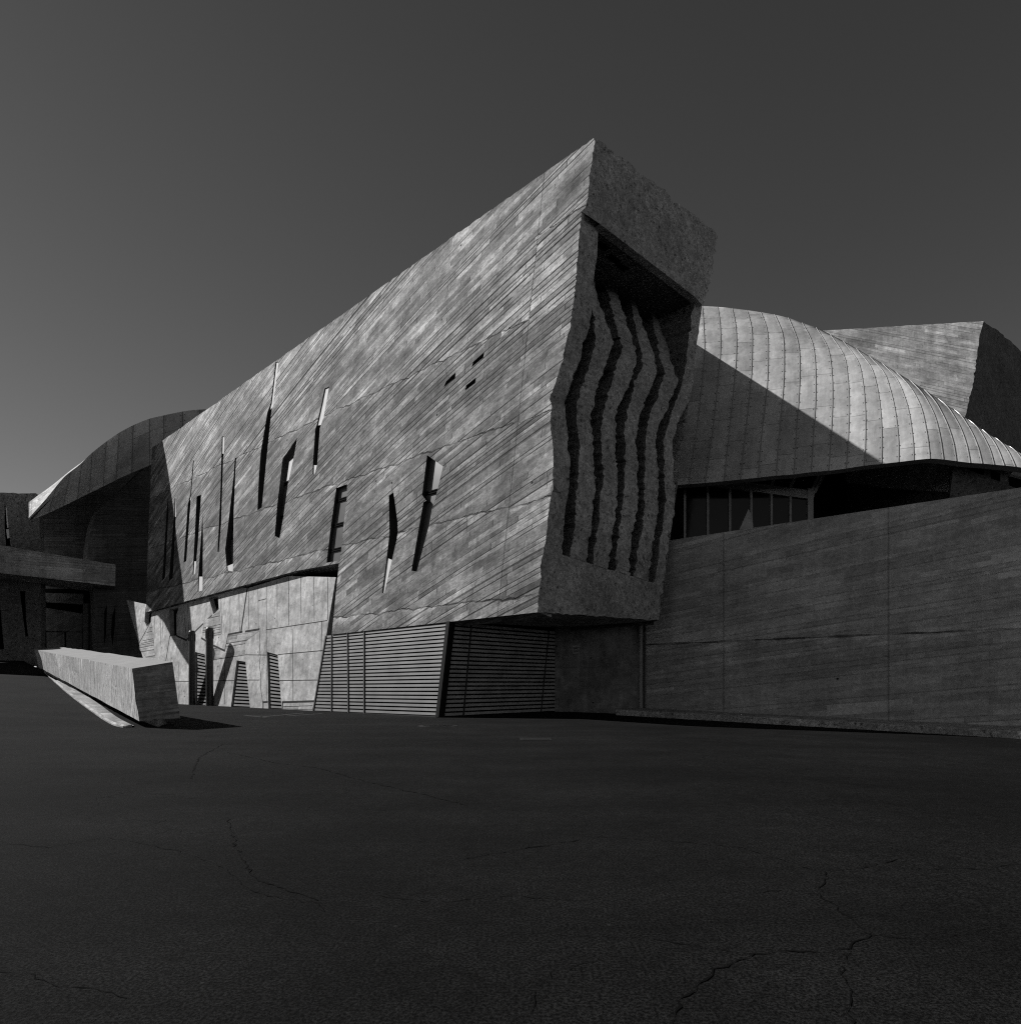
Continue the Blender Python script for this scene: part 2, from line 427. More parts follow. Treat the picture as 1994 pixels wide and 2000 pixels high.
def glass_mat(name, refl):
    m, n, b = mat(name, .06, refl, .5); b.inputs['Base Color'].default_value = (.35, .35, .35, 1) if refl > .3 else (.01, .01, .01, 1)
    g = n.new('ShaderNodeNewGeometry').outputs['Position']
    n.link(n.mr(n.noise(g, 1.2, 4), .3, .7, .04, .16), b.inputs['Roughness'])
    return m
M_GLASS = plain('window_pane', .11, .25, .0, .5, var=.35, scale=.8)
M_DARKGLASS = glass_mat('dark_glass', 0.0)
# barrier: board scars at a steep slant
M_BARRIER = boards('barrier_boards', .44, -1.5, 0, .14, .9, .08, .12, relief=.02, holes=False, streak=.04, smear=.45, patch=.6)
M_BARRIER_END = boards('barrier_end', .30, .06, 0, .2, 2.5, .2, .2, relief=.008, holes=False)

# ------------------------------------------------------------------ ground
BX, BY = -12.6, 22.7
bd = V((-19.4, 23.3)).normalized(); bn = V((-bd.y, bd.x))      # along the barrier, to its left
def sstep(t): t = max(0, min(1, t)); return t*t*(3-2*t)
def gz(X, Y):
    s = (X-BX)*bd.x + (Y-BY)*bd.y; l = (X-BX)*bn.x + (Y-BY)*bn.y
    sm = 0 if s < -3 else (s+3)**2/12 if s < 3 else s
    ramp = .073*min(sm, 48)*sstep((l+2.2)/1.6)
    right = -.025*max(0, min(X-3, 30))
    return ramp + right
def axis(lo, hi, step, far):
    a = [lo+i*step for i in range(int((hi-lo)/step)+1)]
    k = step; x = hi; post = []
    while x < far: k *= 1.5; x += k; post.append(x)
    k = step; x = lo; pre = []
    while x > -far: k *= 1.5; x -= k; pre.append(x)
    return pre[::-1]+a+post
gx = axis(-60, 40, .8, 1500); gy = axis(-6, 80, .8, 1500)
mb = MB()
mb.v = [V((x, y, gz(x, y))) for y in gy for x in gx]
nx = len(gx)
for j in range(len(gy)-1):
    for i in range(nx-1):
        mb.f.append([j*nx+i, j*nx+i+1, (j+1)*nx+i+1, (j+1)*nx+i]); mb.m.append(0); mb.uv.append(None)
ground = mb.build('ground', M_ASPHALT, smooth=True); tag(ground, kind='structure')

def ground_px(x, y):
    Y = 2.0; st = .5; r = ray(x, y)
    f = lambda Y: EYE+r.z*Y-gz(r.x*Y, Y)
    while Y < 200 and f(Y+st) > 0: Y += st
    a, b = Y, Y+st
    for _ in range(40):
        m = (a+b)/2
        if f(m) > 0: a = m
        else: b = m
    return OC+r*a
K = 1.0353
cracks = MB()
def crack(pts, w0, seed):
    pts = [(a*K, b*K) for a, b in pts]
    rnd = random.Random(seed)
    P = [ground_px(*q) for q in pts]; Q = []
    for a, b in zip(P[:-1], P[1:]):
        n = max(2, int((b-a).length/.06)); sd = V((-(b-a).y, (b-a).x, 0)).normalized()
        for i in range(n):
            Q.append(a.lerp(b, i/n) + sd*rnd.gauss(0, .013))
    Q.append(P[-1])
    la, lb = [], []
    for i, q in enumerate(Q):
        d = (Q[min(i+1, len(Q)-1)]-Q[max(i-1, 0)]); sd = V((-d.y, d.x, 0)).normalized()
        w = w0*.85*max(.05, rnd.gauss(.55, .55))
        z = gz(q.x, q.y)+.004
        la.append(V((q.x+sd.x*w/2, q.y+sd.y*w/2, z))); lb.append(V((q.x-sd.x*w/2, q.y-sd.y*w/2, z)))
    cracks.strip(lb, la)
crack([(1926, 1630), (1860, 1640), (1740, 1640), (1700, 1620), (1640, 1635), (1560, 1645), (1545, 1690), (1560, 1700), (1600, 1730), (1625, 1755), (1640, 1765), (1600, 1790), (1560, 1800), (1480, 1795), (1420, 1800), (1370, 1825), (1330, 1850), (1290, 1890), (1255, 1960)], .013, 1)
crack([(-30, 1832), (60, 1840), (110, 1860), (180, 1865), (240, 1885)], .010, 2)
crack([(330, 1605), (430, 1640), (470, 1680), (510, 1690), (600, 1705), (612, 1722)], .008, 3)
crack([(1640, 1765), (1740, 1775), (1800, 1765), (1870, 1750)], .006, 4)
crack([(430, 1420), (520, 1440), (600, 1450), (690, 1475), (800, 1500), (880, 1520)], .03, 5)
crack([(360, 1470), (375, 1430), (420, 1405), (520, 1402)], .03, 12)
crack([(430, 1545), (445, 1600), (480, 1660), (600, 1700)], .012, 13)
crack([(0, 1590), (90, 1600), (200, 1580), (330, 1605)], .012, 14)
crack([(1000, 1930), (1010, 1870), (1060, 1830), (1120, 1815)], .006, 15)
crack([(700, 1690), (830, 1705), (940, 1690), (1080, 1700)], .008, 16)
crack([(1545, 1690), (1480, 1680), (1400, 1690), (1330, 1680)], .007, 17)
crack([(1600, 1790), (1590, 1840), (1610, 1890), (1600, 1940)], .006, 18)
crack([(880, 1620), (1000, 1600), (1130, 1580), (1290, 1590), (1400, 1600), (1540, 1645)], .013, 6)
crack([(1420, 1800), (1350, 1790), (1200, 1770), (1050, 1765)], .005, 8)
crack([(1900, 1830), (1926, 1815), (1980, 1790)], .008, 9)
tag(cracks.build('ground_cracks', M_CRACK), kind='structure')
marks = MB()
def mark(pts, w):
    P = [ground_px(*q) for q in pts]
    for a, b in zip(P[:-1], P[1:]):
        d = (b-a); sd = V((-d.y, d.x, 0)).normalized()*w/2; up = V((0, 0, .004))
        marks.quad(a-sd+up, b-sd+up, b+sd+up, a+sd+up)
mark([(477, 1398), (528, 1397)], .16); mark([(508, 1401), (592, 1393)], .16); mark([(560, 1399), (630, 1394)], .16); mark([(478, 1398), (520, 1401.5)], .14)
tag(marks.build('ground_markings', M_MARK), kind='structure')

# manhole covers
def manhole(x, y, r, label, square=False):
    p = ground_px(x, y); t = thing('manhole_cover', p, label, 'manhole cover')
    m1 = MB(); m2 = MB()
    if square:
        for k, (mm, s, z) in enumerate(((m1, r, .006), (m2, r*.84, .012))):
            mm.box(p+V((-s, -s, 0)), V((2*s, 0, 0)), V((0, 2*s, 0)), V((0, 0, z)))
    else:
        m1.tube(p, p+V((0, 0, .008)), r, 32); m2.tube(p, p+V((0, 0, .014)), r*.82, 32)
        for i in range(-4, 5):
            w = math.sqrt(max(.0, (r*.75)**2-(i*r*.17)**2))
            m2.box(p+V((-w, i*r*.17-.02, .012)), V((2*w, 0, 0)), V((0, .04, 0)), V((0, 0, .008)))
    m1.build('frame', plain('worn_iron', .008, .7) if 'worn_iron' not in bpy.data.materials else bpy.data.materials['worn_iron'], t); m2.build('lid', M_IRON, t)
manhole(855, 1418.5, .7, 'round iron manhole cover flush in the asphalt before the louvred corner')
manhole(1046, 1444, .42, 'small square iron cover in the asphalt, nearer than the round manhole', True)

# ------------------------------------------------------------------ concrete hall (main building)
hall = thing('concrete_hall', (A0.x, A0.y, 0), 'long board-marked concrete hall with slit windows and a jutting ragged end wall', 'building')
edge_px = [(1159, 269), (1162, 274), (1159, 294), (1156, 319), (1150, 344), (1149, 375), (1145, 400), (1142, 408), (1135, 412), (1133, 437), (1131, 460), (1129, 489), (1126, 520), (1124, 552), (1121, 583), (1116, 614), (1114, 640), (1109, 653), (1100, 691), (1096, 710), (1089, 734), (1082, 756), (1073, 780), (1078, 794), (1075, 807), (1075, 837), (1078, 853), (1081, 887), (1079, 924), (1080, 950), (1076, 968), (1073, 986), (1071, 1002), (1068, 1035), (1066, 1054), (1060, 1085), (1055, 1105), (1057, 1126), (1053, 1152), (1051, 1168), (1050, 1196)]
def split_at(lst, q):                                    # index of nearest point
    return min(range(len(lst)), key=lambda i: (lst[i][0]-q[0])**2+(lst[i][1]-q[1])**2)
edge = ragged(edge_px, 5, .7, seed=3)
top_edge = ragged([(312, 864), (1159, 269)], 9, .5, seed=4)
fac_px = top_edge[:-1] + edge + [(648, 1239.5), (662, 1100), (579, 1115), (285, 1196), (290, 1030), (297, 874)]

def c3(l): return [(260+.25962*x, 660+.25962*y) for x, y in l]
def c5(l): return [(640+.25962*x, 820+.25962*y) for x, y in l]
SL = [  # outline, glass recess, infill outlines (recess), mullion rows
 (c3([(262, 1195), (266, 1310), (240, 1805), (218, 1830), (252, 1320)]), .8, [], []),
 (c3([(312, 1210), (320, 1205), (322, 1340), (298, 1805), (268, 1835), (302, 1400), (310, 1340)]), .8, [[(311, 1208), (321, 1204), (322, 1345), (309, 1345)]], []),
 (c3([(452, 915), (460, 930), (440, 1160), (432, 1240), (400, 1680), (380, 1690), (412, 1250), (430, 1180)]), .8, [[(452, 917), (460, 930), (440, 1160), (434, 1235), (424, 1215), (430, 1180)]], []),
 (c3([(478, 1192), (512, 1180), (490, 1510), (470, 1740), (464, 1778), (448, 1782), (455, 1650), (468, 1400)]), .8, [[(453, 1680), (474, 1680), (470, 1740), (464, 1776), (449, 1780)]], []),
 (c3([(522, 1320), (526, 1480), (522, 1900), (486, 1910), (490, 1790), (512, 1480)]), .8, [[(490, 1795), (523, 1795), (522, 1898), (487, 1908)]], []),
 (c3([(668, 738), (688, 745), (682, 870), (678, 900), (662, 1400), (645, 1610), (635, 1610), (655, 1200), (665, 870)]), .8, [[(669, 740), (687, 746), (682, 868), (667, 868)]], []),
 (c3([(766, 905), (776, 900), (770, 1010), (756, 1330), (752, 1700), (750, 1760), (706, 1750), (692, 1590), (711, 1440), (755, 1050)]), .38, [[(704, 1715), (751, 1695), (750, 1758), (707, 1748)]], [1420, 1490]),
 (c3([(1072, 180), (1094, 178), (1052, 510), (1040, 555), (1015, 800), (968, 1275), (935, 1298), (945, 1060), (960, 860), (1010, 560), (1035, 490)]), .8, [[(1073, 181), (1093, 179), (1052, 510), (1030, 535), (1035, 490)]], []),
 (c3([(1125, 910), (1236, 748), (1210, 890), (1165, 1100), (1130, 1350), (1102, 1508), (1065, 1490), (1085, 1250), (1105, 1080)]), .36, [[(1170, 930), (1204, 900), (1180, 1060), (1150, 1075)]], [1075, 1250, 1330]),
 (c3([(1440, 380), (1475, 365), (1435, 590), (1405, 680), (1385, 950), (1378, 980), (1362, 1035), (1350, 1020), (1352, 950), (1370, 690), (1385, 640), (1420, 480)]), .8, [[(1441, 382), (1473, 368), (1435, 590), (1412, 650), (1384, 655), (1420, 480)], [(1352, 955), (1377, 955), (1376, 980), (1362, 1033), (1351, 1018)]], []),
 (c3([(1528, 1130), (1610, 1100), (1608, 1200), (1585, 1400), (1558, 1672), (1455, 1692), (1490, 1400)]), .20, [], [1205, 1395, 1585]),
 (c5([(460, 570), (495, 545), (525, 760), (528, 840), (520, 900), (485, 1050), (425, 1310), (408, 1300), (440, 1070), (465, 860)]), .5, [[(450, 1040), (484, 1055), (425, 1308), (409, 1298), (440, 1070)]], [835]),
 (c5([(748, 265), (868, 350), (830, 510), (808, 600), (788, 660), (772, 760), (670, 1142), (630, 1135), (720, 620), (742, 608), (710, 565)]), .24, [], [530]),
]
SMALL = [[(866, 757), (871, 745), (890, 727), (889, 738)], [(908, 763), (911, 752), (930, 737), (928, 748)], [(921, 717), (924, 707), (946, 688), (944, 698)]]
H2 = [s[0] for s in SL] + SMALL
mb = MB()
F3 = [PF.hit(*q) for q in fac_px]
edge3 = [PF.hit(*q) for q in edge]
H3 = [[PF.hit(*q) for q in h] for h in H2]
mb.poly([F3]+H3, [fac_px]+H2, nF)
mb.rim(F3, nF*-.9)
mb.build('facade', M_FACADE, hall, plane=PF)

for i, (out, rec, infl, mull) in enumerate(SL):
    lp = [PF.hit(*q) for q in out]
    a = MB(); a.rim([p+nF*-.003 for p in lp], nF*-(rec+.02))
    w = a.build('slit_window', M_LINER, hall)
    g = MB(); lpb = [p-nF*rec for p in lp]; g.poly([lpb], [out], nF)
    g.build('glass', M_GLASS if rec < .6 else M_DARKGLASS, w)
    tr = c5 if i >= 11 else c3
    for q in infl:
        q2 = tr(q); l3 = [PF.hit(*k) for k in q2]
        b = MB(); lf = [p-nF*.05 for p in l3]; b.poly([lf], [q2], nF); b.rim(lf, nF*-(rec-.06))
        b.build('infill_panel', M_INFILL, w)
    if mull:
        us = [PF.uv(p) for p in lp]
        for my in mull:
            fr = MB()
            yy = tr([(0, my)])[0][1]
            xs = [q[0] for q in out]; xm = sorted(xs)
            pl, pr = None, None
            cr = []
            for k in range(len(out)):
                (x0, y0), (x1, y1) = out[k], out[(k+1) % len(out)]
                if (y0-yy)*(y1-yy) < 0: cr.append(x0+(x1-x0)*(yy-y0)/(y1-y0))
            if len(cr) < 2: continue
            vv = PF.uv(PF.hit((min(cr)+max(cr))/2, yy))[1]
            u0, u1 = PF.uv(PF.hit(min(cr), yy))[0], PF.uv(PF.hit(max(cr), yy))[0]
            for dv in (-.055, .055):
                fr.bar(PF.pt(u0, vv+dv, -rec+.05), PF.pt(u1, vv+dv, -rec+.05), .055, .06, up=PF.W)
            fr.build('glazing_bar', M_BLACK, w)
for h in SMALL:
    l3 = [PF.hit(*q) for q in h]; b = MB(); b.rim(l3, nF*-.35); lb = [p-nF*.35 for p in l3]; b.poly([lb], [h], nF)
    b.build('vent_opening', M_LINER, hall)

# --- end wall: frame, lintel block, fins
outer_px = [(1371, 596), (1366, 630), (1362, 660), (1357, 700), (1354, 735), (1353, 752), (1347, 780), (1332, 810), (1322, 835), (1315, 855), (1313, 880), (1316, 930), (1318, 975), (1313, 1020), (1305, 1060), (1300, 1100), (1293, 1150), (1288, 1185), (1287, 1212)]
outer = ragged(outer_px, 6, 1.4, seed=9)
topsil = ragged([(1162, 272), (1172, 274), (1193, 292), (1218, 312), (1232, 318), (1258, 342), (1272, 351), (1290, 366), (1303, 371), (1310, 388), (1330, 400), (1342, 408), (1358, 420), (1370, 430), (1383, 442), (1397, 452), (1401, 460), (1396, 485), (1393, 505), (1392, 525), (1388, 545), (1380, 575), (1375, 590), (1372, 596)], 6, 2.0, seed=12)
botsil = ragged([(1287, 1212), (1050, 1196)], 8, .7, seed=13)
G1L = [(1155, 614), (1152, 635), (1147, 653), (1136, 683), (1135, 695), (1128, 715), (1121, 728), (1115, 747), (1104, 781), (1104, 809), (1106, 822), (1109, 850), (1108, 878), (1113, 901), (1111, 953), (1104, 992), (1100, 1040), (1097, 1083)]
G1R = [(1160, 616), (1162, 650), (1161, 672), (1160, 681), (1148, 724), (1133, 766), (1125, 794), (1126, 812), (1127, 840), (1132, 868), (1131, 897), (1129, 947), (1125, 984), (1120, 1040), (1113, 1088)]
G2L = [(1159, 551), (1165, 570), (1169, 588), (1178, 607), (1182, 625), (1193, 652), (1198, 665), (1198, 672), (1190, 691), (1184, 713), (1173, 738), (1163, 771), (1160, 794), (1153, 809), (1154, 831), (1159, 859), (1159, 901), (1163, 953), (1158, 988), (1155, 1036), (1148, 1067), (1145, 1098)]
G2R = [(1176, 528), (1185, 566), (1194, 597), (1204, 640), (1214, 672), (1217, 680), (1204, 710), (1199, 734), (1190, 762), (1182, 795), (1177, 809), (1175, 840), (1174, 868), (1176, 891), (1178, 947), (1172, 976), (1169, 1026), (1162, 1063), (1159, 1103)]
G3L = [(1200, 540), (1204, 571), (1214, 601), (1225, 629), (1227, 640), (1236, 663), (1243, 698), (1244, 708), (1238, 719), (1234, 738), (1225, 758), (1218, 769), (1210, 790), (1203, 809), (1202, 837), (1202, 881), (1206, 922), (1207, 966), (1201, 1009), (1195, 1038), (1193, 1073), (1186, 1112)]
G3R = [(1221, 556), (1233, 595), (1242, 642), (1247, 665), (1255, 695), (1253, 719), (1238, 747), (1233, 779), (1225, 807), (1219, 827), (1220, 859), (1221, 881), (1219, 953), (1216, 984), (1210, 1036), (1206, 1067), (1200, 1115)]
G4L = [(1234, 565), (1247, 609), (1257, 638), (1268, 665), (1277, 695), (1283, 724), (1279, 739), (1274, 754), (1263, 775), (1255, 799), (1247, 822), (1243, 853), (1242, 872), (1246, 901), (1244, 932), (1248, 972), (1241, 1013), (1234, 1046), (1230, 1088), (1230, 1125)]
G4R = [(1262, 580), (1272, 618), (1281, 657), (1288, 691), (1294, 713), (1300, 728), (1290, 754), (1283, 781), (1272, 801), (1264, 825), (1261, 859), (1260, 881), (1258, 943), (1259, 984), (1255, 1026), (1249, 1057), (1244, 1098), (1238, 1126)]
G5L = [(1277, 590), (1290, 642), (1302, 670), (1309, 698), (1318, 724), (1324, 747), (1318, 758), (1309, 780), (1303, 801), (1296, 814), (1285, 833), (1281, 859), (1283, 881), (1285, 922), (1285, 995), (1283, 1015), (1278, 1042), (1272, 1083), (1268, 1119), (1266, 1136)]
G5R = [(1357, 579), (1350, 625), (1343, 681), (1337, 728), (1334, 742), (1328, 765), (1318, 790), (1311, 812), (1300, 845), (1296, 859), (1297, 881), (1298, 943), (1299, 984), (1295, 1015), (1289, 1057), (1286, 1092), (1281, 1121), (1277, 1138)]
k_l = split_at(edge, (1135, 412))
lintel = [(1172, 437), (1357, 579)]
left_in = [(1172, 437), (1168, 450), (1167, 475), (1166, 500), (1161, 531), (1159, 551), (1157, 600), (1155, 614)]
# lower frame
edge_in = list(edge)
hole_px = lintel + ragged(G5R, 6, 1.2, seed=20)[1:] + [(1266, 1136), (1238, 1126), (1230, 1125), (1200, 1115), (1186, 1112), (1159, 1103), (1145, 1098), (1113, 1088), (1097, 1083)] + ragged(G1L[::-1], 6, 1.2, seed=21)[1:] + left_in[::-1][1:-1]
lf_edge = edge[k_l:]
fr_px = edge_in[k_l:][::-1] + [(1371, 596)] + outer[1:-1] + [q for q in botsil[:-1]]
eset = {q: p for q, p in zip(edge, edge3)}
def onE(q, off=0.0): return PE.hit(q[0], q[1], off)
mb = MB()
fr3 = [onE(q) for q in fr_px]; ho3 = [onE(q) for q in hole_px]
mb.poly([fr3, ho3], [fr_px, hole_px], nE)
lip = [PE.hit(*q) for q in edge[k_l:]]; mb.strip(lip, edge3[k_l:])
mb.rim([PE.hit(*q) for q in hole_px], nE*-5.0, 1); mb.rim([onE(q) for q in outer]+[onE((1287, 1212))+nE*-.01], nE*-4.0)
mb.build('end_wall', [M_ROUGH, M_HEWN_SHADE], hall)
# lintel block, standing 0.3 m proud
LO_ = .3
tb_px = edge_in[:k_l+1] + [(1172, 437), (1357, 579)] + topsil[::-1][:-1]
mb = MB(); tb3 = [PE.hit(q[0], q[1], LO_) for q in tb_px]
mb.strip(edge3[:k_l+1], tb3[:k_l+1]); mb.quad(edge3[k_l], tb3[k_l], PE.hit(1172, 437, LO_), PE.hit(1172, 437)); mb.poly([tb3], [tb_px], nE)
fe = [PE.hit(*q, LO_) for q in [(1172, 437), (1357, 579)]+topsil[::-1][:-3]]
mb.strip(fe, [p-nE*(LO_+.1) for p in fe])
mb.build('lintel_block', M_ROUGH, hall)
# recess soffit + back
WT = 3.1
l0, l1 = PE.hit(1172, 437), PE.hit(1357, 579)
mb = MB(); mb.quad(l0, l1, l1-nE*5.2, l0-nE*5.2); mb.build('recess_ceiling', boards('recess_boards', .78, .0, 0, .22, 2.5, .6, .35, holes=False), hall)
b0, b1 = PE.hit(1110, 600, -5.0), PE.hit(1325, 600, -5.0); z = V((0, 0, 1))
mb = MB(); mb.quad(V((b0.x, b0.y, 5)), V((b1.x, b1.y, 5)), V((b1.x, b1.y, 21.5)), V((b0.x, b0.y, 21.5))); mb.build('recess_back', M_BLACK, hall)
# ceiling fittings: three dark rectangular recesses
mb = MB()
for t, s in ((.16, .35), (.30, .75), (.40, .95)):
    c = l0.lerp(l1, t)-nE*(.5+s*.5); dl = (l1-l0).normalized()
    mb.box(c-dl*.35+V((0, 0, -.004)), dl*.7, nE*-.35, V((0, 0, .02)))
mb.build('ceiling_light', M_BLACK, hall)

def wdepth(y, y0, yk):
    t = (yk-y)/(yk-y0)
    return 0 if t <= 0 else WT*min(1.0, t)**1.15
fins = [(  [(1159, 551), (1157, 598)]+G1R, G2L, 0, 0), (G2R, G3L, 534, 712), (G3R, G4L, 556, 735), (G4R, G5L, 580, 752)]
for i, (Lp, Rp, y0, yk) in enumerate(fins):
    la = ragged(Lp, 4, 1.6, seed=30+i); ra = ragged(Rp, 4, 1.6, seed=40+i)
    def resample(l, n):
        ds = [0]
        for a, b in zip(l[:-1], l[1:]): ds.append(ds[-1]+math.hypot(b[0]-a[0], b[1]-a[1]))
        out = []
        k = 0
        for j in range(n):
            t = ds[-1]*j/(n-1)
            while k < len(ds)-2 and ds[k+1] < t: k += 1
            f = (t-ds[k])/max(1e-6, ds[k+1]-ds[k]); out.append((l[k][0]+(l[k+1][0]-l[k][0])*f, l[k][1]+(l[k+1][1]-l[k][1])*f))
        return out
    n = 110
    la, ra = resample(la, n), resample(ra, n)
    wl = [wdepth(q[1], y0, yk) if yk else 0 for q in la]; wr = [wdepth(q[1], y0, yk) if yk else 0 for q in ra]
    if i == 0: wl = [0]*n; wr = [0]*n
    A = [PE.hit(q[0], q[1], -w) for q, w in zip(la, wl)]; B = [PE.hit(q[0], q[1], -w) for q, w in zip(ra, wr)]
    rnd = random.Random(i)
    mid = [a.lerp(b, .5)+nE*rnd.uniform(.02, .09) for a, b in zip(A, B)]
    A2 = [a-nE*(4.6-w) for a, w in zip(A, wl)]; B2 = [b-nE*(4.6-w) for b, w in zip(B, wr)]
    Am = [a.lerp(c, .18)+V((rnd.uniform(-.06, .06), rnd.uniform(-.06, .06), 0)) for a, c in zip(A, A2)]
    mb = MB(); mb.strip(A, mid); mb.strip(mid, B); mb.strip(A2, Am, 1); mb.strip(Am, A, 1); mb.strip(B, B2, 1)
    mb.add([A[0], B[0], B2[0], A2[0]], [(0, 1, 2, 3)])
    mb.build('fin', [M_ROUGH, M_HEWN_SHADE], hall)

# --- hidden closing faces that cast the hall's shadow
Er, Eb = PE.hit(1401, 457), PE.hit(1287, 1212)
LEN = 43.5
T0 = PF.hit(1159, 269)
mb = MB()
th = V((0, 0, -.05))
mb.quad(A1+D*.3-nF*.6+th, Er+D*.3+th, Er+D*LEN+V((0, 0, -2.3)), PF.hit(312, 866)-nF*.6)
mb.build('roof', M_DARKBOARD, hall)
mb = MB(); bk = Eb+V((0, 0, -.2))
mb.quad(Er+D*.3, bk+D*.3, bk+D*LEN, Er+D*LEN+V((0, 0, -2.3)))
mb.quad(PF.hit(299, 872)-nF*.9, Er+D*LEN+V((0, 0, -2.3)), bk+D*LEN, PF.hit(286, 1194)-nF*.9)
mb.build('rear_wall', M_DARKBOARD, hall)
mb = MB()
s0 = PF.hit(1050, 1197)+V((0, 0, .02)); s1 = Eb+V((0, 0, -.02))
mb.quad(s0-nE*.05, s1-nE*.05, s1+D*9, PF.hit(870, 1216)-nF*.3+V((0, 0, .05)))
mb.quad(PF.hit(870, 1216)-nF*.3+V((0, 0, .05)), s1+D*9, s1+D*16, PF.hit(648, 1239)-nF*.3+V((0, 0, .05)))
mb.build('soffit', M_SOFFIT, hall)
# shallow soffit strip of the rear, higher part of the facade, and black sheets for the gap's shade
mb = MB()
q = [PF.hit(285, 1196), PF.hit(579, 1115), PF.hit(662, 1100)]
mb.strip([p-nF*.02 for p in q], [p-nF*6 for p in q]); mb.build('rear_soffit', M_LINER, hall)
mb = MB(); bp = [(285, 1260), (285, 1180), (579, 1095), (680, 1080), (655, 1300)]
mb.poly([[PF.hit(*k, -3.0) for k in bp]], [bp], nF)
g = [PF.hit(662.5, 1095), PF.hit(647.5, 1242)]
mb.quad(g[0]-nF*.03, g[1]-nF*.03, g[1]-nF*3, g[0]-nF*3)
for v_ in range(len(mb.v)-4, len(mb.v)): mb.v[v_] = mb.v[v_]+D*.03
mb.build('gap_shade', M_BLACK, hall)  # black sheets standing in for the shade inside the gap

# unseen block added behind the hall to cast the slanting shadow on the roof
q0, q1 = V((12.05, 44.9, 24.0)), V((7.2, 41.25, 24.0)); q1 = q0+(q1-q0)*2.2
mb = MB(); mb.box(V((q0.x, q0.y, 0)), q1-q0, D*7, V((0, 0, 24))); mb.build('shadow_block', M_DARKBOARD, hall)

# --- pale lower wall
OFF = -.28
def lw(x, y, o=0.0): return PF.hit(x, y, OFF+o)
def c4(l): return [(260+.25962*x, 1100+.25962*y) for x, y in l]
pale_px = [(247, 1172), (285, 1180), (420, 1140), (484, 1149), (563, 1125), (656, 1127.5), (640, 1225), (612, 1393), (610, 1400), (440, 1395), (330, 1388), (292, 1330)]
op = [c4([(570, 262), (637, 240), (645, 345), (605, 385)]), c4([(272, 350), (345, 335), (325, 385), (328, 545), (278, 552)]), c4([(95, 330), (140, 368), (133, 440), (105, 480), (85, 440)])]
dr = [c4([(467, 668), (540, 688), (555, 1080), (467, 1080)]), c4([(780, 732), (845, 742), (880, 1092), (735, 1085)]), c4([(1008, 668), (1088, 690), (1118, 1105), (1018, 1100)])]
hs = op+dr
mb = MB(); P3 = [lw(*q) for q in pale_px]
mb.poly([P3]+[[lw(*q) for q in h] for h in hs], [pale_px]+hs, nF)
for h in hs: mb.rim([lw(*q) for q in h], nF*-.35)
mb.rim(P3, nF*-.35)
lower = mb.build('lower_wall', M_PALE, hall)
for h in op:
    mb = MB(); l = [lw(*q, -.34) for q in h]; mb.poly([l], [h], nF); mb.build('dark_opening', M_BLACK, hall)
# grooves, cracks, form joints
gr = MB()
def groove(pts, w, o=.003):
    P = [lw(*q, o) for q in c4(pts)]
    for a, b in zip(P[:-1], P[1:]):
        d = (b-a).normalized(); sd = nF.cross(d)*w/2; a_ = a-d*w*.4; b_ = b+d*w*.4
        gr.quad(a_-sd, b_-sd, b_+sd, a_+sd)
for pts, w in [([(862, 165), (812, 518)], .17), ([(820, 517), (715, 537), (690, 660), (600, 618), (515, 565)], .13), ([(845, 515), (948, 498)], .14),
               ([(590, 395), (450, 530), (400, 580), (325, 546)], .13), ([(275, 550), (245, 742)], .12), ([(133, 440), (85, 530), (30, 628), (32, 700)], .1),
               ([(978, 1092), (978, 1047), (1010, 1045)], .12), ([(1122, 1105), (1125, 1047), (1360, 1040)], .12)]:
    groove(pts, w)
for i, pts in enumerate([[(955, 510), (950, 600), (957, 700), (950, 770), (962, 860), (958, 930), (975, 1050)]]): groove(pts, .045)
for pts in [[(940, 172), (942, 500)], [(1003, 155), (1003, 1040)], [(1083, 140), (1085, 480)], [(1170, 98), (1170, 468)], [(1262, 100), (1264, 445)], [(1360, 108), (1363, 432)], [(1465, 110), (1465, 425)],
            [(730, 228), (730, 522)], [(797, 215), (800, 520)], [(660, 255), (668, 530)], [(1198, 495), (1204, 1032)], [(1420, 440), (1415, 665)], [(868, 190), (868, 495)],
            [(1000, 502), (1460, 432)], [(600, 728), (845, 690), (1005, 692)], [(1090, 688), (1425, 658)], [(605, 886), (765, 884)], [(862, 880), (950, 880)], [(1100, 884), (1385, 880)], [(945, 282), (1003, 268)],
            [(690, 720), (690, 1060)], [(345, 745), (345, 1060)], [(300, 890), (420, 890)], [(210, 355), (205, 610)], [(165, 380), (155, 610)], [(225, 360), (218, 600)], [(380, 320), (400, 560)], [(410, 310), (420, 540)], [(640, 890), (640, 1060)]]:
    groove(pts, .048, .002)
rr = random.Random(5)
gr.build('wall_groove', M_JOINT, lower)
# board-textured inset patches
M_PATCH = boards('patch_boards', .36, .04, 0, .22, 2.4, .6, .35, holes=False)
for pts in [[(715, 545), (948, 512), (845, 590), (842, 690), (610, 722), (606, 630), (690, 668)], [(530, 440), (600, 395), (650, 360), (665, 540), (600, 548), (520, 540)], [(140, 452), (155, 610), (165, 712), (100, 715), (40, 640)], [(1130, 1058), (1352, 1050), (1350, 1112), (1130, 1102)]]:
    mb = MB(); q = c4(pts); l = [lw(*k, .0045) for k in q]; mb.poly([l], [q], nF); mb.build('board_patch', M_PATCH, lower)

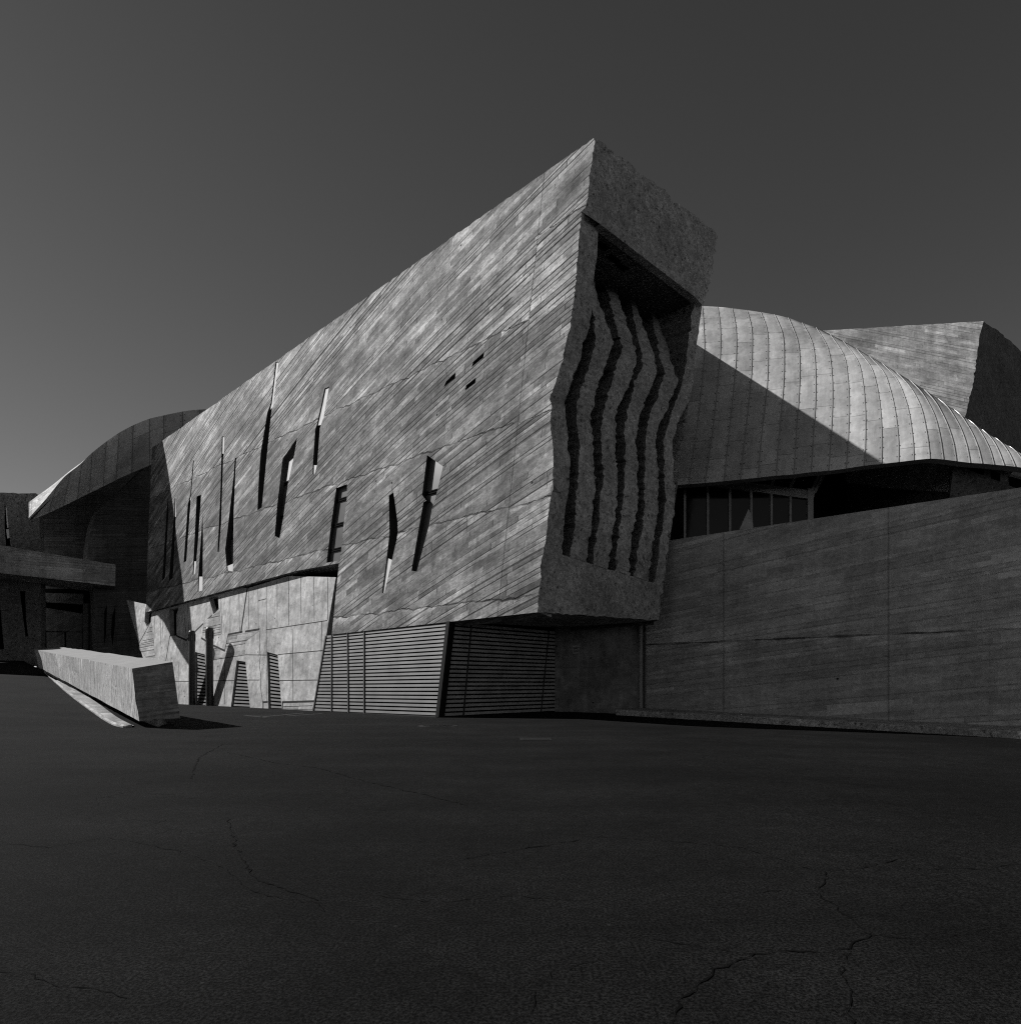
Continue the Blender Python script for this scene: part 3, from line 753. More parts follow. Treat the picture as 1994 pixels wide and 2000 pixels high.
def louvre(mb, TL, TR, BR, BL, n, count, thick=.5, proud=.05, m=0):
    for i in range(count):
        t0 = i/count; t1 = (i+thick)/count
        a, b = TL.lerp(BL, t0), TR.lerp(BR, t0); c, d = TR.lerp(BR, t1), TL.lerp(BL, t1)
        mb.quad(d, c, b, a, m)
        mb.quad(a, b, b-n*.10, a-n*.10, m); mb.quad(d-n*.10, c-n*.10, c, d, m)
    q = [p-n*.16 for p in (BL, BR, TR, TL)]; mb.quad(*q, 1)
for h, cnt in zip(dr, (16, 14, 16)):
    mb = MB(); q = [lw(*k, -.1) for k in h]
    louvre(mb, q[0], q[1], q[2], q[3], nF, cnt, .55); mb.build('louvred_door', [M_SLAT, M_BLACK], hall)

# --- louvred plant room under the hall
def fl(x, y, o=-.06): return PF.hit(x, y, o)
mb = MB(); TL, TR, BR, BL = fl(637, 1242), fl(876, 1217.5), fl(856, 1400.5), fl(612, 1390.5)
louvre(mb, TL, TR, BR, BL, nF, 23, .62)
for xt, xb in ((646.5, 646), (677, 679), (709, 710)):
    a, b = fl(xt, 1236, .0), fl(xb, 1393, .0); a = TL.lerp(TR, (xt-637)/(876-637)*1.10 if False else max(0, min(1, ((PF.hit(xt, 1240)-TL).dot((TR-TL).normalized()))/(TR-TL).length)))+nF*.02
    b = BL.lerp(BR, max(0, min(1, ((PF.hit(xb, 1393)-BL).dot((BR-BL).normalized()))/(BR-BL).length)))+nF*.02
    mb.bar(a, b, .07, .05, 2, up=nF)
mb.bar(TL, BL, .09, .08, 2, up=nF); mb.bar(BL, BR, .05, .06, 2)
mb.build('louvred_screen', [M_SLAT, M_BLACK, M_LINER], hall)
PR = Plane(C0, (Ct-C0).cross(Ed)); 
if PR.n.y > 0: PR = Plane(C0, -PR.n)
def rl(x, y, o=-.05): return PR.hit(x, y, o)
mb = MB(); TL, TR, BR, BL = rl(886, 1216), rl(1110, 1236), rl(1086, 1391), rl(866, 1402)
louvre(mb, TL, TR, BR, BL, PR.n, 22, .62)
a, b = TL.lerp(TR, .13), BL.lerp(BR, .15); mb.bar(a+PR.n*.02, b+PR.n*.02, .06, .05, 2, up=PR.n)
a, b = TL.lerp(TR, .80), BL.lerp(BR, .84); mb.bar(a+PR.n*.02, b+PR.n*.02, .05, .05, 2, up=PR.n)
TT = [TL, TR, TR+V((0, 0, 1.2)), TL+V((0, 0, .25))]; mb.quad(*TT, 1)
mb.build('louvred_screen', [plain('louvre_slat_grey', .5, .6, .2, .4), M_BLACK, M_LINER], hall)
mb = MB(); mb.bar(C0+(nF+PR.n)*.0+V((0, 0, 0)), Ct+V((0, 0, .05)), .22, .22, 0, up=nF)
mb.bar(C0+Ed*.22, Ct+Ed*.22+V((0, 0, .02)), .12, .14, 0, up=PR.n)
mb.build('corner_post', M_CORNER, hall)

# recess wall behind the cantilever
g0 = BR; W0 = V((g0.x, g0.y, 0)) - Ed*.1; W1 = on_ground(1272, 1392.5)
nW = (W1-W0).cross(V((0, 0, 1))).normalized()
if nW.y > 0: nW = -nW
PW = Plane(W0, nW)
mb = MB(); W1e = W1+(W1-W0).normalized()*3
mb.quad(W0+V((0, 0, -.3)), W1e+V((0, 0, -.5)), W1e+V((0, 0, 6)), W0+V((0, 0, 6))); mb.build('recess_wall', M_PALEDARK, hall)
for xa, wd in ((1252, .17), (1263, .12), (1274, .26)):
    p = PW.hit(xa, 1380, .15); mb = MB()
    if xa == 1263: mb.box(V((p.x-.08, p.y-.05, -.1)), V((.16, 0, 0)), V((0, .1, 0)), V((0, 0, 5)))
    else: mb.tube(V((p.x, p.y, -.1)), V((p.x, p.y, 4.7)), wd*.6, 14)
    for zz in (.8, 2.4, 3.9):
        mb.tube(V((p.x, p.y, zz)), V((p.x, p.y, zz+.08)), wd*.75, 14)
    mb.build('drainpipe', M_PIPE, hall)

# wall sign
p = PW.hit(1125.5, 1269, .03); U = PW.U
sg = thing('wall_sign', p, 'small pale notice plate fixed to the dark wall under the overhang', 'sign')
mb = MB(); mb.box(p-U*.19+V((0, 0, -.22)), U*.38, V((0, 0, .44)), PW.n*-.02); mb.build('plate', M_SIGN, sg)
mb = MB()
for k in range(4): mb.box(p-U*.15+V((0, 0, .11-.08*k))+PW.n*.003, U*(.3 if k % 2 == 0 else .24), V((0, 0, .035)), PW.n*-.002)
mb.build('lettering', M_INK, sg)

# ------------------------------------------------------------------ boundary wall and kerb on the right
B0 = on_ground(1262, 1393); nB = V((-D.y, D.x, 0)); nB = nB if nB.y < 0 else -nB
PB = Plane(B0, nB)
bw_px = [(1262, 1062), (1310, 1055), (1500, 1026.5), (1994, 952), (2300, 906), (2300, 1520), (1994, 1450), (1262, 1404)]
mb = MB(); l = [PB.hit(*q) for q in bw_px]; mb.poly([l], [bw_px], nB); mb.rim(l, nB*-.7); 
M_WALL = boards('wall_boards', .43, .105, 0, .2, 3.2, .2, .28, (3.45,), .007, bands=((3.4, 3.5, 1.25),), wobble=.12, patch=.55, smear=.6,
                vseams=[PB.uv(PB.hit(x, 1200))[0] for x in (1413, 1735)], streak=.16)
o = mb.build('boundary_wall', M_WALL, plane=PB); tag(o, 'long dark board-marked concrete wall on the right with a rising top', 'wall')
ls = l
mb = MB(); us = [PB.uv(PB.hit(x, 1400))[0] for x in (1243, 1300, 1400, 1550, 1700, 1850, 1994, 2300)]
rnd = random.Random(3)
us = [us[0]+(us[-1]-us[0])*i/60 for i in range(61)]
sec = []
for u in us:
    p = PB.pt(u, 0); out = 1.9; a = p+nB*out; b = p-nB*-.02
    za = gz(a.x, a.y); h = .27+rnd.uniform(-.012, .012)
    sec.append([V((a.x, a.y, za-.1)), V((a.x, a.y, za+h-.04)), V((a.x, a.y, za+h))-nB*.04, V((b.x, b.y, za+h+.04))])
for k in range(3): mb.strip([s[k] for s in sec], [s[k+1] for s in sec])
mb.add(sec[0], [(0, 1, 2, 3)])
o = mb.build('kerb', M_KERB); tag(o, 'low concrete kerb along the foot of the dark boundary wall', 'kerb')

# ------------------------------------------------------------------ metal roofed hall on the right
mh = thing('metal_roofed_hall', (16, 42, 0), 'hall under a swelling zinc roof of ribbed sheets behind the boundary wall', 'building')
def c7(l): return [(1300+.36033*x, 560+.36033*y) for x, y in l]
RIB = [  # bottom, mid ..., silhouette
 [(-60, 1085), (0, 800), (60, 500), (80, 330), (90, 200), (90, 106)],
 [(45, 1077), (95, 780), (125, 500), (132, 330), (130, 200), (125, 104)],
 [(125, 1070), (168, 780), (200, 500), (210, 340), (205, 200), (198, 104)],
 [(215, 1063), (255, 780), (285, 500), (297, 340), (295, 210), (282, 108)],
 [(315, 1054), (345, 780), (372, 520), (383, 350), (380, 220), (360, 116)],
 [(405, 1045), (432, 800), (460, 540), (468, 370), (466, 230), (440, 126)],
 [(500, 1035), (522, 800), (548, 560), (555, 390), (550, 240), (515, 137)],
 [(600, 1024), (615, 800), (635, 580), (642, 410), (634, 260), (590, 150)],
 [(695, 1017), (708, 800), (722, 590), (727, 420), (714, 290), (665, 168)],
 [(790, 1005), (800, 830), (812, 620), (812, 440), (795, 305), (740, 195)],
 [(885, 997), (895, 830), (904, 620), (900, 460), (878, 330), (815, 220)],
 [(980, 985), (988, 840), (995, 650), (987, 490), (965, 370), (890, 256)],
 [(1075, 970), (1082, 840), (1082, 660), (1068, 510), (1040, 400), (960, 292)],
 [(1170, 960), (1172, 830), (1165, 680), (1145, 540), (1110, 430), (1030, 332)],
 [(1262, 950), (1262, 840), (1245, 680), (1215, 550), (1180, 460), (1100, 372)],
 [(1345, 940), (1340, 830), (1318, 680), (1285, 570), (1245, 490), (1170, 412)],
 [(1432, 932), (1420, 820), (1392, 680), (1360, 600), (1315, 530), (1245, 458)],
 [(1505, 936), (1490, 830), (1465, 720), (1430, 640), (1385, 570), (1320, 504)],
 [(1575, 945), (1560, 850), (1530, 755), (1495, 680), (1455, 615), (1395, 552)],
 [(1650, 954), (1632, 860), (1600, 770), (1562, 700), (1522, 645), (1470, 602)],
 [(1715, 958), (1695, 875), (1665, 800), (1630, 740), (1595, 692), (1545, 655)],
 [(1780, 964), (1760, 890), (1730, 825), (1695, 770), (1660, 735), (1615, 706)],
 [(1835, 969), (1812, 905), (1785, 850), (1755, 810), (1722, 780), (1685, 756)],
 [(1895, 975), (1872, 920), (1845, 875), (1820, 845), (1790, 822), (1755, 808)],
 [(1960, 985), (1935, 940), (1910, 905), (1885, 880), (1855, 862), (1825, 855)],
 [(2030, 998), (2010, 965), (1985, 940), (1960, 922), (1930, 910), (1900, 908)],
 [(2110, 1012), (2090, 990), (2070, 975), (2050, 965), (2025, 957), (1995, 958)]]
def catmull(P, n):
    out = []; m = len(P)
    for i in range(n+1):
        t = i/n*(m-1); k = min(int(t), m-2); f = t-k
        p0 = P[max(k-1, 0)]; p1 = P[k]; p2 = P[k+1]; p3 = P[min(k+2, m-1)]
        out.append(tuple(.5*((2*p1[c])+(-p0[c]+p2[c])*f+(2*p0[c]-5*p1[c]+4*p2[c]-p3[c])*f*f+(-p0[c]+3*p1[c]-3*p2[c]+p3[c])*f**3) for c in range(len(p1))))
    return out
NV = 26; SUB = 3
ribs = []
for r in RIB:
    q = catmull(c7(r), NV); yb, yt = q[0][1], q[-1][1]; row = []
    for (x, y) in q:
        t = (yb-y)/(yb-yt); th = math.asin(max(0, min(1, t*.97)))
        size = min(1.0, (yb-yt)/300)
        xr = (q[0][0]-CX)/FPX; c_ = (20-35.8*xr)/(.906+.4226*xr); Y0 = 35.8+.4226*c_      # rim in plan
        Y = Y0+(3.2*math.sin(th)+5.5*(1-math.cos(th)))*size
        row.append(at(x, y, Y))
    # over the ridge and down behind
    a, b = row[-2], row[-1]; d = (b-a)
    last = b; v = V((0, .55*size+.12, 0))
    tz = max(.12, d.z*.4)
    for k in range(10):
        tz -= .13*size+.03
        last = last+V((d.x*.3, .75*size+.2, tz)); row.append(last)
    ribs.append(row)
# smooth across the ribs, then subdivide between them
nr = len(ribs); npt = len(ribs[0])
fine = []
for j in range(npt):
    col = [tuple(ribs[i][j]) for i in range(nr)]
    fine.append(catmull(col, (nr-1)*SUB))
fine = [[V(fine[j][i]) for j in range(npt)] for i in range((nr-1)*SUB+1)]
mb = MB()
lens = []
for row in fine:
    s = [0]
    for a, b in zip(row[:-1], row[1:]): s.append(s[-1]+(b-a).length)
    lens.append(s)
vs = [p for r in fine for p in r]; uvs = [(i/SUB, lens[i][j]) for i in range(len(fine)) for j in range(npt)]
fs = [(i*npt+j, (i+1)*npt+j, (i+1)*npt+j+1, i*npt+j+1) for i in range(len(fine)-1) for j in range(npt-1)]
mb.add(vs, fs, 0, uvs)
# back wall of the metal hall
last = [r[-1] for r in fine]; mb.strip([V((p.x, p.y, 0)) for p in last], last, 1)
mb.strip([V((p.x, p.y, 0)) for p in fine[0]], fine[0], 1)
# folded lower edge
lo = [r[0] for r in fine]; mb.strip([p+V((0, 0, -.12))+V((0, .35, 0)) for p in lo], lo, 0, False, [(0, 0)]*(2*len(lo)))
roof = mb.build('roof', [M_ROOF, M_DARKBOARD], mh, smooth=True)
mb = MB()
for i in range(nr):
    row = fine[i*SUB]; nb = fine[min(i*SUB+1, len(fine)-1)]; pv = fine[max(i*SUB-1, 0)]
    A, B, Cc, Dd = [], [], [], []
    for j in range(npt):
        t = (row[min(j+1, npt-1)]-row[max(j-1, 0)]).normalized(); s = (nb[j]-pv[j]).normalized(); nn = s.cross(t).normalized()
        if nn.y > 0 and j < NV*.6: nn = -nn
        s = s*.012
        A.append(row[j]-s); B.append(row[j]-s+nn*.018); Cc.append(row[j]+s+nn*.018); Dd.append(row[j]+s)
    mb.strip(A, B); mb.strip(B, Cc); mb.strip(Cc, Dd)
mb.build('standing_seams', M_SEAM, roof, smooth=False)
# flat gutter strip on the ridge
mb = MB()
gp = c7([(1000, 318), (1060, 345), (1200, 418), (1385, 520)]); gq = c7([(1010, 330), (1060, 362), (1190, 436), (1375, 540)])
ga = [at(x, y, 46.5-(x-1660)*.022) for x, y in gp]; gb = [at(x, y, 46.2-(x-1660)*.022) for x, y in gq]
mb.strip(gb, ga); mb.strip(ga, [p+V((0, 1.0, -.1)) for p in ga]); mb.build('ridge_gutter', M_INFILL, mh)

# glazing under the roof rim
def gl(x, y): return at(x, y, 42.0-(x-1300)*.008)
fr = MB()
for x, yt in ((1337, 930), (1382, 930), (1425, 945), (1466.5, 955), (1506, 962), (1543, 969)):
    fr.bar(gl(x, yt), gl(x, 1075), .13, .16, up=V((0, 1, 0)))
fr.bar(gl(1581.5, 955), gl(1581.5, 1060), .32, .25, up=V((0, 1, 0)))
fr.bar(gl(1390, 942), gl(1590, 968), .5, .2, up=V((0, 1, 0)))
for (a, b) in (((1506, 950), (1513, 925)), ((1543, 953), (1556, 922)), ((1583, 962), (1604, 920)), ((1590, 962), (1611, 922))):
    fr.bar(gl(*a), gl(*b), .16, .16, up=V((0, 1, 0)))
fr.build('window_frame', plain('glazing_frame', .4, .5, .2, .4), mh)
mb = MB(); q = [(1290, 1080), (1290, 925), (1390, 925), (1600, 925), (1583, 968), (1583, 1055)]; l = [gl(*k)+V((0, .1, 0)) for k in q]; mb.poly([l], [q], V((0, -1, 0)))
mb.build('window_glass', M_DARKGLASS, mh)
mb = MB()
def rk(x, y, Y): return at(x, y, Y)
q = [(1575, 860), (1890, 870), (1890, 1010), (1575, 1075)]; l = [rk(x, y, 45+(x-1575)*.004) for x, y in q]; mb.poly([l], [q], V((0, -1, 0)))
l0_ = at(1280, 860, 44); mb.quad(at(1280, 1085, 48), at(1620, 1085, 48), at(1620, 880, 48), at(1280, 880, 48))
mb.build('rock_wall', M_ROCK, mh)
# the pale shard seen through the glass
tri = [(1444, 1034), (1462, 994), (1470, 1012), (1471, 1032)]
mb = MB(); l = [at(x, y, 37.9) for x, y in tri]; mb.poly([l], [tri], V((0, -1, 0))); mb.rim(l, V((.05, .25, 0)))
for k in (l[0], l[3]): mb.bar(k+V((.04, .1, .05)), V((k.x+.04, k.y+.1, 5.0)), .06, .06)
o = mb.build('triangular_panel', plain('panel_white', .5, .6)); tag(o, 'small pale triangular panel standing behind the top of the boundary wall', 'panel')

# rough pavilion under the right end of the roof
pv = thing('rough_pavilion', (24, 36, 0), 'low rough-faced concrete block with a row of dark square openings under the zinc roof', 'building')
def pvp(x, y, o=0): return at(x, y, 35.6-(x-1850)*.006-o)
mb = MB(); q = [(1864, 896), (1990, 930), (2080, 955), (2080, 1010), (1850, 1010)]; l = [pvp(*k) for k in q]; mb.poly([l], [q], V((0, -1, 0))); mb.rim(l, V((.6, 1.2, 0)))
mb.build('wall', M_ROUGHDARK, pv)
for q in ([(1888, 906), (1921, 915), (1921, 928), (1889, 916)], [(1935, 919), (1953, 924), (1953, 940), (1936, 934)], [(1970, 930), (2000, 938), (2000, 958), (1972, 948)]):
    mb = MB(); l = [pvp(*k, .03) for k in q]; mb.poly([l], [q], V((0, -1, 0))); mb.rim(l, V((0, .1, 0))); mb.build('opening', M_BLACK, pv)

# ------------------------------------------------------------------ rear concrete tower, right background
rt = thing('rear_concrete_block', (36, 62, 0), 'distant concrete block with a sloping board-marked face and a dark ragged end', 'building')
PT = Plane(at(1921, 627, 60), V((-.40, -.72, .56)))
eg = ragged([(1921, 627), (1914, 650), (1908, 700), (1898, 760), (1885, 812), (1870, 860)], 5, .8, seed=50)
q = ragged([(1540, 649), (1921, 627)], 9, .3, seed=52)[:-1]+eg+[(1800, 1010), (1540, 1010)]
mb = MB(); l = [PT.hit(*k) for k in q]; mb.poly([l], [q], PT.n); mb.rim(l, PT.n*-2); mb.build('sloping_face', M_REAR, rt)
el = [PT.hit(*k) for k in eg]
sil = ragged([(1921, 627), (1950, 645), (1968, 662), (1994, 686), (2060, 735), (2120, 780)], 6, 1.2, seed=51)
sp = Plane(el[0], (el[-1]-el[0]).cross(at(1994, 686, 66.5)-el[0]));
if sp.n.y > 0: sp = Plane(el[0], -sp.n)
q = eg[::-1]+sil[1:]+[(2120, 1010), (1800, 1010)]
mb = MB(); l = [(PT.hit(*k) if k in eg else sp.hit(*k)) for k in q]; mb.poly([l], [q], sp.n); mb.build('end_face', M_ROUGHDARK, rt)

# ------------------------------------------------------------------ left: curved canopy hall
ch = thing('curved_canopy_hall', (-40, 62, 0), 'dark hall with a sweeping curved metal canopy behind the left end of the long hall', 'building')
UP = [(56, 1012), (91, 973), (125, 932), (155, 908), (180, 884), (215, 857), (245, 838), (285, 820), (320, 811), (366, 802), (405, 799), (440, 799)]
LOW = [(56, 1017), (75, 1010), (110, 995), (145, 978), (175, 963), (208, 947), (240, 931), (285, 912), (320, 897), (366, 880), (405, 870), (440, 860)]
BK = [(56, 981), (75, 967), (104, 946), (140, 917), (175, 892), (215, 862), (245, 843), (285, 826), (320, 817), (366, 809), (405, 806), (440, 806)]
def yu(x): return 53+(x-59)*.0327
def lin(P, n): 
    return catmull(P, n)
N = 44
u3 = [at(x, y, yu(x)) for x, y in lin(UP, N)]; l3 = [at(x, y, yu(x)+(.3 if i == 0 else min(4.0, .3+i*.55))) for i, (x, y) in enumerate(lin(LOW, N))]
b3 = [at(x, y, yu(x)+3+min(6, i*.25)) for i, (x, y) in enumerate(lin(BK, N))]
uv = [(i*.5, 0) for i in range(N+1)]+[(i*.5, (u3[i]-l3[i]).length) for i in range(N+1)]
mb = MB(); mb.strip(l3, u3, 0, False, uv)
mb.strip(u3, b3, 1); mb.strip([p+V((0, 3.5, 3.2)) for p in l3], l3, 2)
b4 = [p+V((p.x/p.y*14+1.5, 14, (p.z-1.5)/p.y*14*.98)) for p in b3]; mb.strip(b3, b4, 1)
mb.add([u3[0], b3[0], l3[0]], [(0, 1, 2)], 1)
mb.build('canopy', [M_CANOPY, boards('canopy_boards', .5, .5, 0, .3, 3, .4, .3, holes=False), M_LINER], ch)
# wall planes run parallel to the end wall direction
PL2 = Plane(at(250, 1200, 67), V((Ed.y, -Ed.x, 0))); PL1 = Plane(at(250, 1200, 72), V((Ed.y, -Ed.x, 0)))
if PL2.n.y > 0: PL2 = Plane(PL2.o, -PL2.n); PL1 = Plane(PL1.o, -PL1.n)
q = [(74, 985), (180, 905), (330, 840), (330, 1330), (70, 1330), (80, 1085)]
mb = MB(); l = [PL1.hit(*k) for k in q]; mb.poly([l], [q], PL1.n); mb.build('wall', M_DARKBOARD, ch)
arc = catmull([(169, 1100), (173, 1060), (180, 1025), (192, 997), (205, 985), (222, 970), (245, 950), (270, 925), (292, 905)], 24)
q = arc+[(300, 905), (300, 1330), (215, 1330), (190, 1290), (184, 1155), (170, 1130)]
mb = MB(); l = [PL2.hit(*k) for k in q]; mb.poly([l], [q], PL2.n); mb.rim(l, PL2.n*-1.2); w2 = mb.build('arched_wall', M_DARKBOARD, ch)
mb = MB(); TL, TR, BR, BL = [PL2.hit(x, y, .02) for x, y in ((205, 1083), (225, 1074), (225, 1100), (183, 1100))]
louvre(mb, TL, TR, BR, BL, PL2.n, 5, .5); mb.build('vent_grille', [M_DARKBOARD, M_BLACK], w2)
# columns and leaning dark slots under the footbridge
for pts in ([(204, 1195), (209, 1180), (207, 1240), (203, 1265)], [(219, 1205), (226, 1180), (224, 1225), (220, 1262), (217, 1240)]):
    mb = MB(); l = [PL2.hit(*k, .01) for k in pts]; mb.poly([l], [pts], PL2.n); mb.build('wall_slot', M_BLACK, w2)
# entrance doorway
mb = MB(); q = [(80, 1150), (186, 1150), (186, 1290), (76, 1290)]; l = [PL1.hit(*k, .5) for k in q]; mb.poly([l], [q], PL1.n); mb.build('doorway', M_BLACK, ch)
for q in ([(88, 1158), (163, 1160), (163, 1181), (88, 1176)], [(88, 1187), (163, 1199), (161, 1234), (90, 1233)], [(91, 1235), (126, 1235), (126, 1275), (92, 1275)], [(130, 1235), (161, 1235), (161, 1275), (130, 1275)]):
    mb = MB(); l = [PL1.hit(*k, .62) for k in q]; mb.poly([l], [q], PL1.n); mb.rim(l, PL1.n*-.1)
    mb.build('door_panel', boards('door_boards', .2, .65, 0, .9, 9, .5, .4, holes=False) if 'door_boards' not in bpy.data.materials else bpy.data.materials['door_boards'], ch)
mb = MB()
for x, w in ((167, .5), (176, .8)):
    p = PL1.hit(x, 1290, 1.2); mb.box(V((p.x-w/2, p.y, 2)), V((w, 0, 0)), V((0, .6, 0)), V((0, 0, 7.5)))
mb.build('column', M_DARKBOARD, ch)

# footbridge (concrete beam)
fa, fb = at(226, 1103, 64), at(0, 1065, 58); dirb = (fb-fa).normalized()
f0, f1 = at(225, 1145, 64), at(0, 1119, 58)
ext = 14
fa2, f12 = fb+dirb*ext, f1+(f1-f0).normalized()*ext
bk_ = V((-3.2, 5.2, 0))
mb = MB()
mb.quad(f0, fa, fa2, f12); mb.quad(f0, f12, f12+bk_, f0+bk_); mb.quad(fa, fa+bk_, fa2+bk_, fa2); mb.quad(f0, f0+bk_, fa+bk_, fa); mb.quad(f0+bk_, f12+bk_, fa2+bk_, fa+bk_)
o = mb.build('footbridge', M_BEAM); tag(o, 'dark concrete footbridge beam crossing in front of the entrance at far left', 'bridge')

# rough entrance block at far left
eb = thing('entrance_block', (-44, 58, 3), 'rough hacked concrete block with narrow slits at the far left behind the footbridge', 'building')
PQ = Plane(at(75, 1100, 63.5), V((.30, -.954, 0)))
slot1 = [(9, 984), (13, 992), (20, 1062), (21, 1066), (12, 1066), (9, 1030)]; slot2 = [(39, 1155), (49, 1155), (51, 1210), (55, 1243), (50, 1244), (45, 1205)]
slot3 = [(-8, 1150), (0, 1180), (4, 1225), (8, 1268), (-8, 1268)]
q = ragged([(-220, 955), (-60, 960), (0, 962), (70, 963)], 8, .6, seed=60)+ragged([(74, 966), (76, 1000), (79, 1080), (80, 1160), (81, 1300)], 8, .6, seed=61)+[(-220, 1310)]
mb = MB(); l = [PQ.hit(*k) for k in q]; mb.poly([l]+[[PQ.hit(*k) for k in s] for s in (slot1, slot2, slot3)], [q, slot1, slot2, slot3], PQ.n); mb.rim(l, PQ.n*-1.2)
mb.build('wall', M_ROUGHDARK, eb)
for s in (slot1, slot2, slot3):
    mb = MB(); l = [PQ.hit(*k) for k in s]; mb.rim(l, PQ.n*-.6); lb = [p-PQ.n*.6 for p in l]; mb.poly([lb], [s], PQ.n)
    w = mb.build('slit_window', M_BLACK, eb)
    if s is slot1:
        for pp in ([(11, 990), (13.5, 990), (17, 1030), (14, 1031)], [(12, 1034), (17.5, 1033), (19, 1050), (14, 1052)]):
            mb = MB(); l = [PQ.hit(*k, -.06) for k in pp]; mb.poly([l], [pp], PQ.n); mb.rim(l, PQ.n*-.1); mb.build('pane', plain('sky_tint_pane', .8, .5), w)  # pale base colour stands in for sky reflected in the glass

# slab and support added out of view at left to shade the ramp
pp = [V((-38, 46.8, 9.2)), V((-42.6, 54.5, 9.2)), V((-50, 54.5, 9.2)), V((-48, 46.8, 9.2))]
mb = MB(); mb.add(pp, [(0, 1, 2, 3)]); mb.rim(pp, V((0, 0, 1.6))); mb.add([p+V((0, 0, 1.6)) for p in pp], [(3, 2, 1, 0)])
mb.build('shade_slab', M_BEAM, eb)
mb = MB(); mb.box(V((-49, 52.5, 2)), V((1.2, 0, 0)), V((0, 1.2, 0)), V((0, 0, 7.3))); mb.build('shade_slab_support', M_BEAM, eb)

# ------------------------------------------------------------------ concrete barrier on the ramp edge
def xy(p): return V((p.x, p.y, 0))
br = thing('concrete_barrier', (BX, BY, 0), 'long angular concrete barrier block with a pale sloping top beside the ramp', 'barrier')
Yn, Yf, Yr = 22.7, 45.5, 24.4
TRn = at(258, 1306, Yn); BRn = at(272, 1409, Yn-.15); RT = at(337, 1293, Yr); RB = at(352, 1403, Yr-.1)
TLf = at(67, 1269, Yf); BLf = at(75, 1303, Yf); RTf = at(124, 1264.5, Yf+1.5); RBf = RTf+V((.2, .3, -2.2))
nn_ = 26
rnd = random.Random(8)
mb = MB()
def lineP(a, b, amp, k=nn_):
    return [a.lerp(b, i/k)+(V((rnd.gauss(0, amp), rnd.gauss(0, amp), rnd.gauss(0, amp*.8))) if 0 < i < k else V()) for i in range(k+1)]
tl = lineP(TRn, TLf, .012); bl = lineP(BRn, BLf, .012); tr_ = lineP(RT, RTf, .012); rb = lineP(RB, RBf, .02)
ml = [a.lerp(b, .5)+V((rnd.gauss(0, .03), rnd.gauss(0, .03), 0)) for a, b in zip(tl, bl)]
mb.strip(bl, ml, 0); mb.strip(ml, tl, 0); mb.strip(tl, tr_, 1); mb.strip(tr_, rb, 0); mb.strip(rb, bl, 0)
em = [BRn.lerp(TRn, i/8)+(V((rnd.gauss(0, .012), rnd.gauss(0, .03), 0)) if 0 < i < 8 else V()) for i in range(9)]
er = [RB.lerp(RT, i/8) for i in range(9)]
mb.strip(er, em, 2)
mb.add([TLf, BLf, RBf, RTf], [(0, 1, 2, 3)], 0)
mb.build('block', [M_BARRIER, M_BARRIER_TOP, M_BARRIER_END], br)
mb = MB()
iw = V((.35, .25, 0))
a0, a1 = BRn+iw*1.3, BLf+iw; c0, c1 = RB+V((-.45, -.1, 0)), RBf+V((-.3, 0, 0))
lowz = lambda p: V((p.x, p.y, min(gz(p.x-1.5, p.y), gz(p.x, p.y))-.4))
mb.quad(lowz(a0), a0+V((0, 0, .02)), a1+V((0, 0, .02)), lowz(a1)); mb.quad(lowz(c0), c0+V((0, 0, .02)), a0+V((0, 0, .02)), lowz(a0))
mb.quad(lowz(c0), lowz(c1), c1+V((0, 0, .02)), c0+V((0, 0, .02)))
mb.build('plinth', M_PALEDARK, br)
# drainage strip along its foot
ex = [(86, 1313), (120, 1345), (160, 1377), (209, 1411), (236, 1421), (258, 1421)]; ix = [(98, 1312), (140, 1342), (190, 1375), (228, 1403), (252, 1416), (262, 1420)]
eo = [ground_px(*k) for k in catmull(ex, 24)]; io = [ground_px(*k) for k in catmull(ix, 24)]
mb = MB(); up = V((0, 0, .05)); up2 = V((0, 0, .09))
mb.strip([p-up for p in eo], [p+up for p in eo]); mb.strip([p+up for p in eo], [p.lerp(q_, .14)+up2 for p, q_ in zip(eo, io)])
mb.strip([p.lerp(q_, .14)+up2 for p, q_ in zip(eo, io)], [p.lerp(q_, .2)+up for p, q_ in zip(eo, io)])
mb.strip([p.lerp(q_, .2)+up for p, q_ in zip(eo, io)], [q_+up for q_ in io])
mb.strip([q_+up for q_ in io], [q_-up for q_ in io])
o = mb.build('kerb', boards('strip_concrete', .34, 0, 0, 1.2, 1.2, .3, .2, holes=False)); tag(o, 'flat pale concrete strip edging the ramp at the foot of the barrier block', 'kerb')

